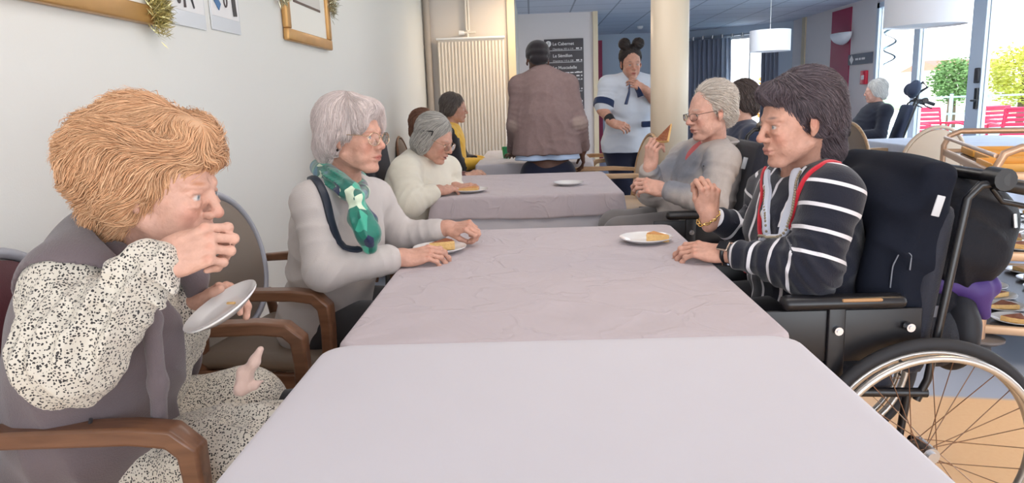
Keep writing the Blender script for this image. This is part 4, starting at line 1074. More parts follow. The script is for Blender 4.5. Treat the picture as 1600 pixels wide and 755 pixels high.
def wheelchair(label, loc, rz, seat_m=None, R_=.30, seat_z=.50, back_top=.96, arm_z=.715, hw=.30, handles='bar', headrest=False, tilt=.12, wx=-.14, pad=(.045, .36)):
    seat_m = seat_m or M_NAVY
    t = thing('wheelchair', label, 'wheelchair', loc, rz)
    for s in (-1, 1): wheel(t, (wx, s * hw, R_), R_, s)
    for s in (-1, 1):
        b = MB(); b.tube(ringpts((.36, s * (hw - .05), .085), .068, 28), .017, 8, closed=True); cw = b.build('caster', M_RUB, t)
        b = MB(); b.tube([(.36, s * (hw - .05) - .012, .085), (.36, s * (hw - .05) + .012, .085)], .052, 20); b.build('caster_disc', M_STEEL, cw)
        b = MB(); b.tube([(.36, s * (hw - .05) + .03, .085), (.355, s * (hw - .05) + .03, .17), (.33, s * (hw - .05), .185), (.33, s * (hw - .05), .30)], .010, 8); b.build('caster_fork', M_STEEL, cw)
    for s in (-1, 1):   # side frame
        y = s * (hw - .055); b = MB()
        b.tube([(-.27, y, .44), (.30, y, .46), (.36, y, .42), (.40, y, .20), (.46, y, .13)], .013, 10)
        b.tube([(-.22, y, .44), (-.20, y, .24), (.30, y, .22), (.33, y, .45)], .012, 10)
        b.tube([(-.02, y, .44), (-.02, y, .22)], .014, 10); b.box((-.02, y, .36), (.10, .012, .16), bev=.004)
        b.tube([(wx, y - s * .01, R_), (wx, s * hw, R_)], .012, 10)
        b.build('side_frame', M_FRM, t)
    b = MB(); b.tube([(.10, -hw + .06, .24), (.10, hw - .06, .42)], .012, 8); b.tube([(.06, -hw + .06, .42), (.06, hw - .06, .24)], .012, 8); b.build('cross_brace', M_FRM, t)
    b = MB(); b.box((.03, 0, seat_z - .035), (.46, hw * 2 - .14, .075), bev=.03); b.build('seat', seat_m, t)
    Rb = _ry(-tilt); bc = np.array([-.24, 0, seat_z - .02]); H = back_top - seat_z
    b = MB(); b.box(bc + Rb @ np.array([-.0, 0, H / 2]), (.065, hw * 2 - .13, H), Rb, bev=.03); bk = b.build('backrest', seat_m, t)
    for s in (-1, 1):
        y = s * (hw - .055); b = MB()
        b.tube([np.array([-.245, y, .42]), bc + Rb @ np.array([-.03, y, 0]), bc + Rb @ np.array([-.035, y, H + .02]), bc + Rb @ np.array([-.06, y, H + .055]), bc + Rb @ np.array([-.11, y, H + .065])], .0105, 10); b.build('back_post', M_FRM, t)
        b = MB(); b.tube([bc + Rb @ np.array([-.09, y, H + .065]), bc + Rb @ np.array([-.20, y, H + .055])], .018, 12); b.build('push_handle', M_BLACK, t)
        b = MB(); b.tube([bc + Rb @ np.array([-.09, y, H + .05]), bc + Rb @ np.array([-.12, y, H + .02]), bc + Rb @ np.array([-.19, y, H + .012])], .007, 8); b.build('brake_lever', M_FRM, t)
        # armrest: pad on a post, with a skirt guard
        b = MB(); b.box((pad[0], s * (hw - .035), arm_z), (pad[1], .055, .035), bev=.016); b.build('armrest_pad', M_BLACK, t)
        b = MB(); b.box((-.02, s * (hw - .045), (arm_z + .46) / 2), (.045, .02, arm_z - .46), bev=.004); b.box((pad[0] - .01, s * (hw - .05), arm_z - .095), (.40, .008, .14), bev=.003); b.build('side_guard', M_BLACK, t)
        for bx_, bz_ in ((-.02, arm_z - .075), (-.20, .63)):
            b = MB(); b.tube([(bx_, s * (hw - .04), bz_), (bx_, s * (hw - .020), bz_)], .011, 12); b.tube([(bx_, s * (hw - .022), bz_), (bx_, s * (hw - .017), bz_)], .006, 6); b.build('bolt', M_CHROME, t)
        b = MB(); b.box((.12, s * (hw - .02), .40), (.12, .035, .05), bev=.01); b.tube([(.15, s * (hw - .02), .41), (.22, s * (hw - .01), .47)], .010, 8); b.build('brake', M_BLACK, t)
        b = MB(); b.box((.53, s * .10, .10), (.16, .15, .018), bev=.006); b.build('footplate', M_BLACK, t)
    if handles == 'bar':
        p = bc + Rb @ np.array([-.10, 0, H + .075]); b = MB()
        y = hw - .055
        b.tube([p + np.array([0, -y - .03, 0]), p + np.array([-.01, y + .03, 0])], .016, 12); b.build('push_bar', M_FRM, t)
        for s in (-1, 1):
            b = MB(); b.tube([p + np.array([0, s * y - .03, 0]), p + np.array([0, s * y + .03, 0])], .028, 14); b.build('bar_clamp', M_BLACK, t)
    if headrest:
        b = MB(); b.tube([bc + Rb @ np.array([-.05, 0, H - .1]), bc + Rb @ np.array([-.06, 0, H + .16])], .012, 8); b.tube([bc + Rb @ np.array([-.06, 0, H + .15]), bc + Rb @ np.array([-.12, 0, H + .22]), bc + Rb @ np.array([-.06, 0, H + .26]), bc + Rb @ np.array([-.02, 0, H + .20])], .014, 8); b.build('headrest_post', M_FRM, t)
        bl = Blob(.012); bl.ell(bc + Rb @ np.array([.0, 0, H + .17]), (.06, .17, .10), Rb); bl.ell(bc + Rb @ np.array([.03, .12, H + .16]), (.05, .035, .065), Rb, k=.03); bl.ell(bc + Rb @ np.array([.03, -.12, H + .16]), (.05, .035, .065), Rb, k=.03)
        me = bl.mesh('headrest'); link('headrest', me, seat_m, t)
    return t
wc1 = wheelchair('black wheelchair carrying the woman in the striped cardigan', (.745, 2.07, 0), PI, hw=.31, R_=.305, wx=-.245, pad=(-.03, .31), arm_z=.700)
wc2 = wheelchair('navy backed wheelchair carrying the man in the grey fleece', (.66, 3.36, 0), PI, seat_z=.50, back_top=1.04, tilt=.2, hw=.27, wx=-.2, pad=(-.05, .28))
wc3 = wheelchair('reclining wheelchair with headrest carrying the white haired person', (3.72, 8.25, 0), PI - .3, M_NAVY2, back_top=1.08, headrest=True, tilt=.28)
def high_chair(label, loc, rz):
    t = thing('high_backed_chair', label, 'chair', loc, rz); m = mat('black_vinyl', srgb(34, 35, 42), .55, bump=.1, bscale=200)
    b = MB(); b.box((.0, 0, .46), (.42, .46, .09), bev=.04); b.build('seat', m, t)
    B = Blob(.008); R = _ry(-.14); B.at(t.location, _rz(rz)); B.box((-.24, 0, .80), (.035, .21, .34), .03, R, k=.02); B.ell((-.285, 0, 1.08), (.04, .19, .10), R, k=.05); B.ell((-.20, 0, .66), (.04, .17, .10), R, k=.05); B.home(); B.build('backrest', m, t)
    for x in (-.19, .17):
        for y in (-.2, .2): b = MB(); b.tube([(x, y, .43), (x * 1.1, y * 1.05, 0)], [.018, .014], 10); b.build('leg', M_FRM, t)
    return t
high_chair('black high backed chair under the woman in the cream sweater', (-.60, 3.96, 0), 0)
def loc2(t, p):
    m = Matrix.Translation(t.location) @ t.rotation_euler.to_matrix().to_4x4(); return np.array(m.inverted() @ Vector([float(v) for v in p]))
b = MB(); b.box(W(1342, 466, 1.79), (.10, .05, .008), bev=.004); b.build('armrest_patch', mat('tan_patch', srgb(176, 134, 92), .5), wc1, world=True)  # thin tan patch on top of the armrest pad
# white label on two of the backs
for wc, pp in ((wc1, (1466, 322, 1.78)), (wc2, (1163, 255, 3.24))):
    q = W(*pp); b = MB(); b.box(q, (.020, .004, .052), _ry(.25), bev=.0015); lb = b.build('label', mat('label_white', srgb(198, 200, 204), .5), wc, world=True)
# rucksack hung on the wheelchair back
M_PUR = mat('purple_fabric', srgb(66, 44, 112), .6)
BX = -.13
bag = thing('rucksack', 'black rucksack with purple lining hanging behind the striped cardigan woman\'s wheelchair', 'bag', (1.14, 2.0, .55))
B = Blob(.008); R = _ry(.10)
B.ell((1.235 + BX, 2.01, .82), (.11, .18, .15), R, k=.05); B.ell((1.32 + BX, 2.01, .88), (.12, .15, .10), _ry(.45), k=.06); B.ell((1.22 + BX, 2.03, .66), (.085, .15, .12), k=.05); B.ell((1.30 + BX, 1.96, .79), (.095, .12, .095), _ry(.3), k=.05)
B.fold = [((1.3 + BX, 1.9, .85), (.5, 0, 1), .15, .007, .07, 3), ((1.22 + BX, 1.9, .7), (1, 0, .4), .14, .006, .06, 4)]
B.build('pouch', mat('black_nylon', srgb(20, 22, 30), .7, bump=.15, bscale=120, spec=.25), bag)
B = Blob(.006); B.cap((1.20 + BX, 1.90, .715), (1.34 + BX, 1.91, .70), .030, .03, k=.02); B.cap((1.30 + BX, 1.90, .69), (1.335 + BX, 1.91, .62), .036, .016, k=.03); B.fold = [((1.28 + BX, 1.87, .68), (1, 0, .3), .12, .007, .035, 5)]; B.build('lining', M_PUR, bag)
B = Blob(.007); B.ell((1.27 + BX, 1.96, .58), (.055, .12, .13), k=.03); B.noise = [(30, .004, 5)]; B.build('side_pocket', mat('black_nylon_b', srgb(28, 29, 36), .65), bag)
B = Blob(.007); B.ell((1.16 + BX, 1.97, .57), (.05, .13, .10), k=.03); B.ell((1.23 + BX, 1.97, .56), (.045, .12, .10), k=.03); B.noise = [(60, .0025, 2)]; B.build('mesh_pocket', mat('mesh_grey', srgb(74, 76, 84), .7, bump=1, bscale=500), bag)
b = MB(); b.tube([(1.36 + BX, 1.868, .90), (1.362 + BX, 1.862, .865)], .006, 8); b.build('zip_pull', M_STEEL, bag, world=True)
b = MB(); b.box((1.165 + BX, 1.835, .655), (.045, .004, .03)); b.build('tag', mat('tag_grey', srgb(160, 164, 176), .5), bag, world=True)
b = MB(); b.tube([(1.13 + BX, 1.86, 1.02), (1.16 + BX, 1.87, .90), (1.19 + BX, 1.89, .80)], .012, 8, flat=.4); b.build('strap', M_NAVY, bag, world=True)

# black coat draped over the wheelchair's back
ct = thing('coat', 'black coat draped over the wheelchair back behind the striped cardigan', 'coat', (1.0, 2.07, .55))
B = Blob(.007); R = _ry(.16)
B.box((.985, 2.08, .79), (.045, .255, .25), .03, R, k=.02); B.ell((.95, 2.05, .92), (.09, .20, .09), R, k=.06); B.ell((.93, 1.90, .76), (.07, .05, .16), R, k=.05); B.ell((1.03, 2.08, 1.0), (.05, .22, .04), k=.04)
B.fold = [((.95, 1.84, .8), (.3, 0, 1), .2, .006, .12, 3), ((.96, 1.84, .7), (1, 0, .2), .2, .006, .10, 4)]; B.noise = [(10, .004, 2)]
B.build('cloth', mat('black_coat', srgb(20, 24, 36), .85, spec=.2, bump=.08, bscale=200), ct)
m_ = ribbon_on(B, [W(1388, 455, 1.80), W(1392, 420, 1.80), W(1404, 400, 1.80), W(1422, 398, 1.80), W(1428, 402, 1.80), W(1426, 425, 1.80)], .003, .002, .001)
m_.build('piping', mat('grey_piping', srgb(120, 124, 134), .6), ct, world=True)
# ---------------------------------------------------------------- serving trolley with plates of tart
M_COPPER = mat('rose_gold_tube', srgb(198, 164, 138), .3, .45)
M_SHELF = mat('trolley_shelf', srgb(92, 88, 90), .25, .2)
M_COPPERL = mat('shelf_rim_beige', srgb(206, 172, 140), .35, .3)
M_TRAY = mat('orange_tray', srgb(240, 178, 84), .45)
tr = thing('serving_trolley', 'rose gold tube serving trolley with three shelves at the right edge', 'trolley', (2.46, 3.62, 0), -.36)
TW, TL = .60, 1.35      # width in x, length in y
sh = [.17, .50, .84]
for z in sh:
    b = MB(); b.box((0, 0, z), (TW - .05, TL - .06, .012)); 
    for (c_, d_) in (((0, -TL / 2 + .01, z + .004), (TW, .022, .040)), ((0, TL / 2 - .01, z + .004), (TW, .022, .040)), ((-TW / 2 + .01, 0, z + .004), (.022, TL, .040)), ((TW / 2 - .01, 0, z + .004), (.022, TL, .040))): b.box(c_, d_, bev=.008)
    b2 = MB(); b2.v, b2.f, b2.sm = b.v[8:], [tuple(i - 8 for i in f) for f in b.f[6:]], b.sm[6:]; b.v, b.f, b.sm = b.v[:8], b.f[:6], b.sm[:6]; sf = b.build('shelf', M_SHELF, tr); b2.build('shelf_rim', M_COPPERL, sf)
for sy in (-1, 1):
    y = sy * (TL / 2 - .01); b = MB(); hx = TW / 2 - .005; zt = .965
    pts = [(-hx, y, .12), (-hx, y, zt - .08), (-hx + .025, y, zt - .025), (-hx + .08, y, zt), (hx - .08, y, zt), (hx - .025, y, zt - .025), (hx, y, zt - .08), (hx, y, .12)]
    b.tube(pts, .017, 12); b.build('end_frame', M_COPPER, tr)
b = MB()
for sx in (-1, 1): b.tube([(sx * (TW / 2 - .005), -TL / 2 + .03, .93), (sx * (TW / 2 - .005), TL / 2 - .03, .93)], .010, 8)
b.build('guard_rail', M_COPPER, tr)
for sx in (-1, 1):
    for sy in (-1, 1):
        x, y = sx * (TW / 2 - .03), sy * (TL / 2 - .04); b = MB(); b.tube([(x - .015, y, .06), (x + .015, y, .06)], .060, 22); cw = b.build('caster', mat('caster_grey', srgb(88, 84, 84), .6), tr)
        b = MB(); b.lathe([(.05, .10), (.075, .115), (.075, .125), (.02, .135)], c=(x, y, 0), n=24); b.build('bumper', mat('bumper_grey', srgb(120, 112, 108), .6), cw)
for k, (x, y) in enumerate(((-.06, -.36), (.0, .02), (.0, .40))):
    o = MB(); o.box((0, 0, .0075), (.44, .32, .006), bev=.002)
    for c_, d_ in (((0, .16, .02), (.45, .01, .035)), ((0, -.16, .02), (.45, .01, .035)), ((.22, 0, .02), (.01, .32, .035)), ((-.22, 0, .02), (.01, .32, .035))): o.box(c_, d_, bev=.003)
    ob = o.build('serving_tray', M_TRAY); Rz = _rz(-.36); ob.location = list(np.array([2.46, 3.62, .842]) + Rz @ np.array([x, y, .005])); ob.rotation_euler = (0, 0, -.36)
    tag(ob, ('orange tray at the near end of the trolley top', 'orange tray in the middle of the trolley top', 'orange tray at the far end of the trolley top')[k], 'tray')
pl0 = None; cnt = 0
names_ = ['near', 'second', 'third', 'fourth', 'far']
for si, (z, zn) in enumerate(((.178, 'bottom'), (.508, 'middle'))):
    for iy in range(6):
        for ix in range(2):
            for lay in range(1):
                x = -.135 + .27 * ix + random.uniform(-.008, .008); y = -.52 + .208 * iy + random.uniform(-.008, .008)
                pos = np.array([2.46, 3.62, z]) + _rz(-.36) @ np.array([x, y, 0])
                g = 'plates with tart slices on the %s trolley shelf' % zn
                rown = ('nearest', 'second nearest', 'third nearest', 'third farthest', 'second farthest', 'farthest')[iy] + ' row, ' + ('left', 'right')[ix] + ' side'; lab = 'white plate in the %s, %s trolley shelf' % (rown, zn)
                if pl0 is None: pl0 = plate(pos, .098, lab, g)
                else:
                    c = pl0.copy(); COL.objects.link(c); c.location = list(pos); tag(c, lab, 'plate', g)
                lab2 = 'tart slice on the plate in the %s, %s trolley shelf' % (rown, zn); g2 = 'tart slices on the %s trolley shelf' % zn
                rz_ = random.uniform(0, 6); key = cnt % 2
                if cnt < 2:
                    s_ = pie(pos + [0, 0, .005], rz_, lab2, .125, .85, .018, key, g2); (sl0 if cnt else globals().setdefault('sl0', [])).append(s_)
                else:
                    s_ = copy_tree(sl0[key]); s_.location = list(pos + [0, 0, .005]); s_.rotation_euler = (0, 0, rz_); tag(s_, lab2, 'pastry', g2)
                cnt += 1
# ---------------------------------------------------------------- people
def lerp(a, b, t): return np.array(a) * (1 - t) + np.array(b) * t
def V3(*a): return np.array(a, float)
def unit(v): v = np.array(v, float); return v / np.linalg.norm(v)
def fabric(name, col, bump=.15, bscale=350, var=.06, rough=.85, sheen=.25, stretch=(1, 1, 1)):
    return mat(name, col, rough, bump=bump, bscale=bscale, var=var, vscale=18, sheen=sheen, spec=.2, stretch=stretch)
def hair_mask(O, R, S): return lambda P: ((P - O) @ R) / S
class Person:
    """P: dict of joints in room coordinates (R = the person's right, L = left)"""
    def __init__(s, label, base, head_pos, fwd, up, S=1.0, skin=(.55, .33, .24), vox=.003, **face):
        s.t = thing('person', label, 'person', base)
        s.O = np.array(head_pos, float); s.R = frame(fwd, up); s.S = S; s.skin = skin; s.B = Blob(vox); s.paint = []
        if face.pop('face', True): s.paint += head(s.B, s.O, s.R, S, skin, **face)
        s.B.home()
    def h(s, *p): return s.O + s.R @ (np.array(p, float) * s.S)
    def arm(s, sh, el, wr, r=(.048, .038, .026)):
        s.B.cap(sh, el, r[0], r[1], k=.02); s.B.cap(el, wr, r[1] * 1.02, r[2], k=.02)
    def hand(s, wr, fwd, dorsal, side, S=1.0, **kw):
        s.paint += hand(s.B, wr, frame(fwd, dorsal), side, S, skin=s.skin, **kw)
    def torso(s, pel, nb, shL, shR, k=1.0, B=None, g=0.0, belly=1.0, chest=1.0, bust=0.0, depth=1.0):
        B = B or s.B; up = unit(nb - pel); lat = unit(shL - shR); fw = unit(np.cross(lat, up)); Rm = frame(fw, up)
        hw = np.linalg.norm(shL - shR) / 2
        s.Rt = Rm; s.fw = fw; s.pel = pel; s.nb = nb
        L = np.linalg.norm(nb - pel)
        B.ell(lerp(pel, nb, .70) + fw * .005, (.112 * chest * depth + g, hw * .92 + g, L * .34 + g), Rm, k=.05)
        B.ell(lerp(pel, nb, .38) + fw * .015 * belly, (.115 * belly * depth + g, hw * .86 * belly + g, L * .30 + g), Rm, k=.06)
        B.ell(pel + fw * .01, (.125 * belly * depth + g, hw * .95 * belly + g, .13 + g), Rm, k=.06)
        for sh in (shL, shR): B.cap(nb + up * -.015, sh, .045 + g, .050 + g, k=.04)
        if bust:
            for q in (-1, 1): B.ell(lerp(pel, nb, .60) + fw * .085 * bust + lat * q * .07, (.065 + g, .070 + g, .075 + g), Rm, k=.05)
    def body(s, pel, nb, shL, shR, **kw):
        s.torso(pel, nb, shL, shR, **kw); neck_of(s.B, s.O, s.R, s.S, nb + np.array([0, 0, .0]), .050, .056)
        return s.B.build('body', SKIN, s.t, s.paint, s.skin)
    def shoe(s, an, toe, m, w=.045):
        B = Blob(.008); B.cap(an + V3(0, 0, -.03), an + V3(0, 0, .03), .045, .04); B.path([an + V3(0, 0, -.04), lerp(an, toe, .5) + V3(0, 0, -.02), toe], [.045, .045, .035], k=.02); B.build('shoe', m, s.t)
    def legs(s, pel, hips, knees, ankles, m, r=(.095, .068, .05), name='trousers', vox=.007, folds=(), shoe=None):
        B = Blob(vox); B.ell(pel, (.13, .17, .11), s.Rt, k=.05)
        for h_, k_, a_ in zip(hips, knees, ankles):
            B.cap(h_, k_, r[0], r[1], k=.04); B.cap(k_, a_, r[1], r[2], k=.03)
            if shoe is not None:
                d = unit(np.array([*(np.array(k_) - np.array(h_))[:2], 0]))
                s.shoe(np.array(a_) + V3(0, 0, -.03), np.array(a_) + d * .16 + V3(0, 0, -.055), shoe)
        B.fold = list(folds); B.noise = [(26, .003, 9)]
        return B.build(name, m, s.t)
    def glasses(s, m, lm=None, r=.024, x=.104, shape='round', tint=None):
        b = MB(); cl = []
        for q in (-1, 1):
            n = 26; pts = []
            for a in np.linspace(0, 2 * PI, n + 1)[:-1]:
                ca, sa = math.cos(a), math.sin(a); e = .75 if shape == 'rect' else 1
                pts.append(s.h(x - .006 * abs(ca) * (1 if ca * q > 0 else -.2), q * .033 + r * 1.12 * np.sign(ca) * abs(ca) ** e, -.006 + r * (.85 if shape == 'round' else .66) * np.sign(sa) * abs(sa) ** e))
            b.tube(pts, .0011, 6, closed=True); cl.append(pts)
            b.tube([s.h(x - .008, q * .061, .004), s.h(x - .016, q * .073, .006), s.h(.0, q * .083, .008), s.h(-.014, q * .083, -.004)], .0012, 6)
        b.tube([s.h(x, -.010, -.002), s.h(x + .005, 0, .002), s.h(x, .010, -.002)], .0011, 6)
        o = b.build('glasses', m, s.t, world=True)
        for pts in cl:
            l = MB(); c = np.mean(pts, 0); n = len(pts); l.add([c] + pts, [(0, 1 + i, 1 + (i + 1) % n) for i in range(n)]); l.build('lens', lm or M_LENS, o, world=True)
        return o
M_LENS = mat('lens_glass', (.95, .97, .98), .02, trans=1, spec=.6); M_LENS.node_tree.nodes['Principled BSDF'].inputs['IOR'].default_value = 1.05
M_LENS.node_tree.nodes['Principled BSDF'].inputs['Coat Weight'].default_value = .5
M_WIRE = mat('gold_wire', srgb(196, 170, 140), .25, .9)
M_WIRED = mat('dark_wire', srgb(60, 50, 50), .3, .6)
def garment(P, name, m, vox, pel, nb, shL, shR, arms, g=.014, wr_back=.03, folds=True, noise=((16, .004, 3),), torso=True, extra=None, collar=None, u=None, amp=.006, paint=None, base=None, r=(.062, .052, .042), neckcut=.0, colf=None, **tk):
    """sweater, blouse or jacket: torso and sleeves in one continuous cloth surface; arms = [(shoulder, elbow, wrist)]"""
    B = Blob(vox)
    if torso: P.torso(pel, nb, shL, shR, B=B, g=g, **tk)
    for (sh, el, wr) in arms:
        w2 = np.array(wr) + unit(np.array(el) - np.array(wr)) * wr_back
        B.cap(sh, el, r[0], r[1], k=.035); B.cap(el, w2, r[1] * 1.02, r[2], k=.025)
        if folds:
            a1 = unit(np.array(el) - np.array(sh)); a2 = unit(w2 - np.array(el))
            B.fold.append((np.array(el), unit(a1 + a2), .085, amp, .034, 3)); B.fold.append((lerp(sh, el, .45), a1, .11, amp * .7, .055, 5))
            B.fold.append((lerp(el, w2, .65), a2, .09, amp * .6, .040, 7)); B.fold.append((np.array(sh) + (np.array(nb) - np.array(sh)) * .2 + V3(0, 0, -.06), unit(np.array(el) - np.array(nb)), .09, amp, .05, 8))
    if torso and folds:
        B.fold.append((lerp(pel, nb, .25), unit(nb - pel), .22, amp * 1.1, .07, 11)); B.fold.append((lerp(pel, nb, .55), unit(nb - pel) + .6 * P.fw, .18, amp * .8, .08, 12))
    if extra: extra(B)
    if torso and neckcut:
        a0 = nb + P.fw * .012; B.cap(a0 - unit(nb - pel) * neckcut, P.h(-.0, 0, -.06), .050, .07, k=.015, op=-1)
    B.noise = list(noise)
    return B.build(name, m, P.t, u=u, paint=paint, base=base, colf=colf), B
def collar_ring(P, nb, up, r, th, m, name='collar', h=1.0, tiltR=None, vox=.004):
    """soft ring round the neck"""
    B = Blob(vox); Rm = P.Rt if tiltR is None else tiltR; n = 18; pts = [nb + Rm @ V3(r * math.cos(a) * .95, r * math.sin(a) * 1.08, 0) for a in np.linspace(0, 2 * PI, n + 1)]
    B.path(pts, [th] * (n + 1), k=.01); B.noise = [(40, .0012, 3)]
    return B.build(name, m, P.t)
def collar_strip(P, c, r, h, m, gap=.9, flare=.02, name='collar'):
    """stand-up collar, open at the front"""
    b = MB(); n = 36; vs = []
    for i in range(n + 1):
        a = gap + (2 * PI - 2 * gap) * i / n; e = 1 - .45 * abs(i / n * 2 - 1) ** 4
        for k in range(5):
            q = k / 4; rr_ = r * (1.12 - .16 * math.sin(q * 2.2)) + flare * q * q
            vs.append(c + P.Rt @ V3(rr_ * math.cos(a) * .95, rr_ * math.sin(a) * 1.05, h * q * e - .012 - .035 * (1 - e)))
    fs = [(i * 5 + k, (i + 1) * 5 + k, (i + 1) * 5 + k + 1, i * 5 + k + 1) for i in range(n) for k in range(4)]
    b.add(vs, fs, True); o = b.build(name, m, P.t, world=True); s_ = o.modifiers.new('s', 'SOLIDIFY'); s_.thickness = .009; return o
def hair_flow(P, crown, down=1.0, fwd=0.0):
    c = P.h(*crown); dn = -P.R[:, 2]; fw = P.R[:, 0]
    def f(X):
        q = X - c; q = q - np.outer(q @ P.R[:, 2], P.R[:, 2]); q /= (np.linalg.norm(q, axis=1, keepdims=True) + .02)
        hgt = np.clip(((X - P.O) @ P.R[:, 2]) / P.S, -.1, .12)
        w = np.clip((.10 - hgt) / .06, 0, 1)[:, None] * down + .1
        return q * (1 - .6 * np.clip(w, 0, 1)) + dn * w + fw * fwd
    return f
def shell(P, prims, vox=.004, noise=None):
    B = Blob(vox); B.at(P.O, P.R, P.S)
    for pr in prims:
        c, r = pr[0], pr[1]; op = pr[2] if len(pr) > 2 else 1; k = pr[3] if len(pr) > 3 else .02
        B.ell(c, r, k=k, op=op)
    B.home()
    if noise: B.noise = noise
    return B
SK1, SK2, SK3 = srgb(206, 160, 140), srgb(198, 150, 130), srgb(214, 166, 148)
M_TRG = fabric('dark_grey_trousers', srgb(58, 56, 58)); M_TRK = fabric('navy_trousers', srgb(34, 38, 58)); M_SHO = mat('black_shoe', srgb(30, 30, 32), .4)

# --- woman with the green scarf, left of the middle table
def woman_scarf():
    Y = 2.2
    P = Person('silver haired person in glasses, pale grey sweater and green patterned scarf', (-.66, 2.3, 0), W(552, 213, Y), (.93, -.36, -.04), (.05, .02, 1), .93, SK2, .003,
               old=1.3, eye=(.16, .20, .24), brow=srgb(170, 140, 128), nose=1.08, lips=srgb(168, 92, 84), smile=-.001)
    nb = W(533, 287, 2.26); pel = W(505, 492, 2.32); shR = W(490, 318, 2.10); shL = W(585, 312, 2.44)
    elR, wrR = W(507, 422, 2.02), W(628, 402, 2.12); elL, wrL = W(626, 372, 2.50), W(700, 356, 2.44)
    P.arm(shR, elR, wrR); P.arm(shL, elL, wrL)
    P.hand(wrR, W(700, 391, 2.15) - wrR, (.0, -.45, .9), 1, .92, curl=((.35, .55, .4), (.4, .6, .4), (.5, .6, .4), (.55, .7, .5)), thumb=(.25, .5, .2, .3), spread=.03)
    P.hand(wrL, W(740, 352, 2.40) - wrL, (.0, -.4, .9), -1, .9, curl=((.75, 1.4, .9), (.85, 1.45, .9), (.95, 1.45, .9), (1.05, 1.4, .9)), thumb=(.1, .75, .5, .6), spread=.02)
    P.body(pel, nb, shL, shR)
    g = fabric('grey_sweater', srgb(190, 182, 178), .18, 400)
    _, GB = garment(P, 'sweater', g, .0045, pel, nb, shL, shR, [(shR, elR, wrR), (shL, elL, wrL)], g=.014, belly=1.05, bust=.6, amp=.005, r=(.062, .058, .044), wr_back=.045, neckcut=.02)
    hips = [lerp(pel, shL, .0) + V3(.03, .09, -.02), pel + V3(.03, -.09, -.02)]
    P.legs(pel + V3(0, 0, -.03), hips, [V3(-.20, 2.42, .53), V3(-.20, 2.22, .53)], [V3(-.22, 2.42, .09), V3(-.22, 2.22, .09)], M_TRG, shoe=M_SHO)
    # hair: full silver bob
    B = shell(P, [((-.034, 0, .048), (.108, .094, .098)), ((-.082, 0, -.035), (.052, .078, .068)), ((-.030, .066, .0), (.062, .036, .062)), ((-.030, -.066, .0), (.062, .036, .062)),
                  ((.045, 0, .088), (.050, .074, .036)), ((.062, -.050, .050), (.026, .026, .036), 1, .02), ((.058, .055, .045), (.024, .024, .04), 1, .02),
                  ((.105, 0, -.030), (.062, .064, .082), -1, .02), ((.02, -.085, -.045), (.034, .04, .035), -1, .02), ((.02, .085, -.045), (.034, .04, .035), -1, .02)], .004, [(30, .003, 4)])
    hair_shell('hair', B, P.t, srgb(226, 213, 208), 12000, hair_flow(P, (-.02, 0, .15), 1.1), off=.002, length=.12, thick=.0005, col2=srgb(186, 170, 166), seed=3, out=.007)
    P.glasses(M_WIRE)
    b = MB(); b.lathe([(0, -.005), (.005, 0), (0, .005)], c=P.h(-.003, -.083, -.042), n=10, cap=False); b.build('earring', M_WIRED, P.t, world=True)
    # scarf
    sc = mat('scarf_silk', srgb(30, 120, 104), .45, bump=.2, bscale=30, sheen=.3); nt = sc.node_tree; bs = nt.nodes['Principled BSDF']
    tc = _n(nt, 'ShaderNodeTexCoord'); mp = _n(nt, 'ShaderNodeMapping'); mp.inputs['Scale'].default_value = (1, 1, .6); mp.inputs['Rotation'].default_value = (.4, .6, .3)
    vo = _n(nt, 'ShaderNodeTexVoronoi'); vo.inputs['Scale'].default_value = 36; vo.inputs['Randomness'].default_value = .8
    nt.links.new(tc.outputs['Object'], mp.inputs[0]); nt.links.new(mp.outputs[0], vo.inputs['Vector'])
    sx = _n(nt, 'ShaderNodeSeparateColor'); nt.links.new(vo.outputs['Color'], sx.inputs[0]); cr = _n(nt, 'ShaderNodeValToRGB'); cr.color_ramp.interpolation = 'CONSTANT'
    e = cr.color_ramp.elements; e[0].color = (*srgb(22, 116, 98), 1); e[1].position = .3; e[1].color = (*srgb(28, 40, 78), 1)
    for p_, c_ in ((.42, srgb(58, 168, 140)), (.58, srgb(208, 222, 196)), (.72, srgb(18, 96, 84)), (.86, srgb(70, 118, 142))): q = e.new(p_); q.color = (*c_, 1)
    nt.links.new(sx.outputs[0], cr.inputs[0]); nt.links.new(cr.outputs[0], bs.inputs['Base Color'])
    B = Blob(.0045)
    A0 = [W(498, 262, 2.30), W(507, 270, 2.20), W(525, 283, 2.12), W(543, 297, 2.07), W(556, 308, 2.05)]
    B.path(A0, [.026, .032, .036, .032, .024], k=.012)
    B.path([W(498, 262, 2.30), W(520, 262, 2.38), W(560, 280, 2.36), W(566, 300, 2.20), W(558, 308, 2.06)], [.024, .026, .026, .022, .02], k=.012)
    B.ell(W(556, 309, 2.035), (.026, .024, .024), k=.01)
    B.path([W(556, 314, 2.04), W(562, 340, 2.03), W(575, 365, 2.03), W(578, 386, 2.04)], [.018, .036, .036, .022], k=.01)
    B.path([W(562, 316, 2.06), W(574, 345, 2.07), W(584, 372, 2.07)], [.016, .028, .022], k=.01)
    B.fold = [(W(570, 350, 2.03), (1, 0, .25), .09, .007, .028, 2), (W(520, 280, 2.1), (.5, 0, 1), .08, .007, .024, 6)]
    B.build('scarf', sc, P.t)
    m_ = ribbon_on(GB, [W(452, 300, 2.40), W(462, 275, 2.28), W(480, 262, 2.14), W(500, 264, 2.06), W(516, 288, 2.02), W(530, 322, 2.01), W(545, 352, 2.01), W(557, 378, 2.03), W(562, 392, 2.05)], .024, .006, .004)
    m_.build('shoulder_strap', mat('strap_navy', srgb(30, 38, 52), .5), P.t, world=True)
    return P
woman_scarf()

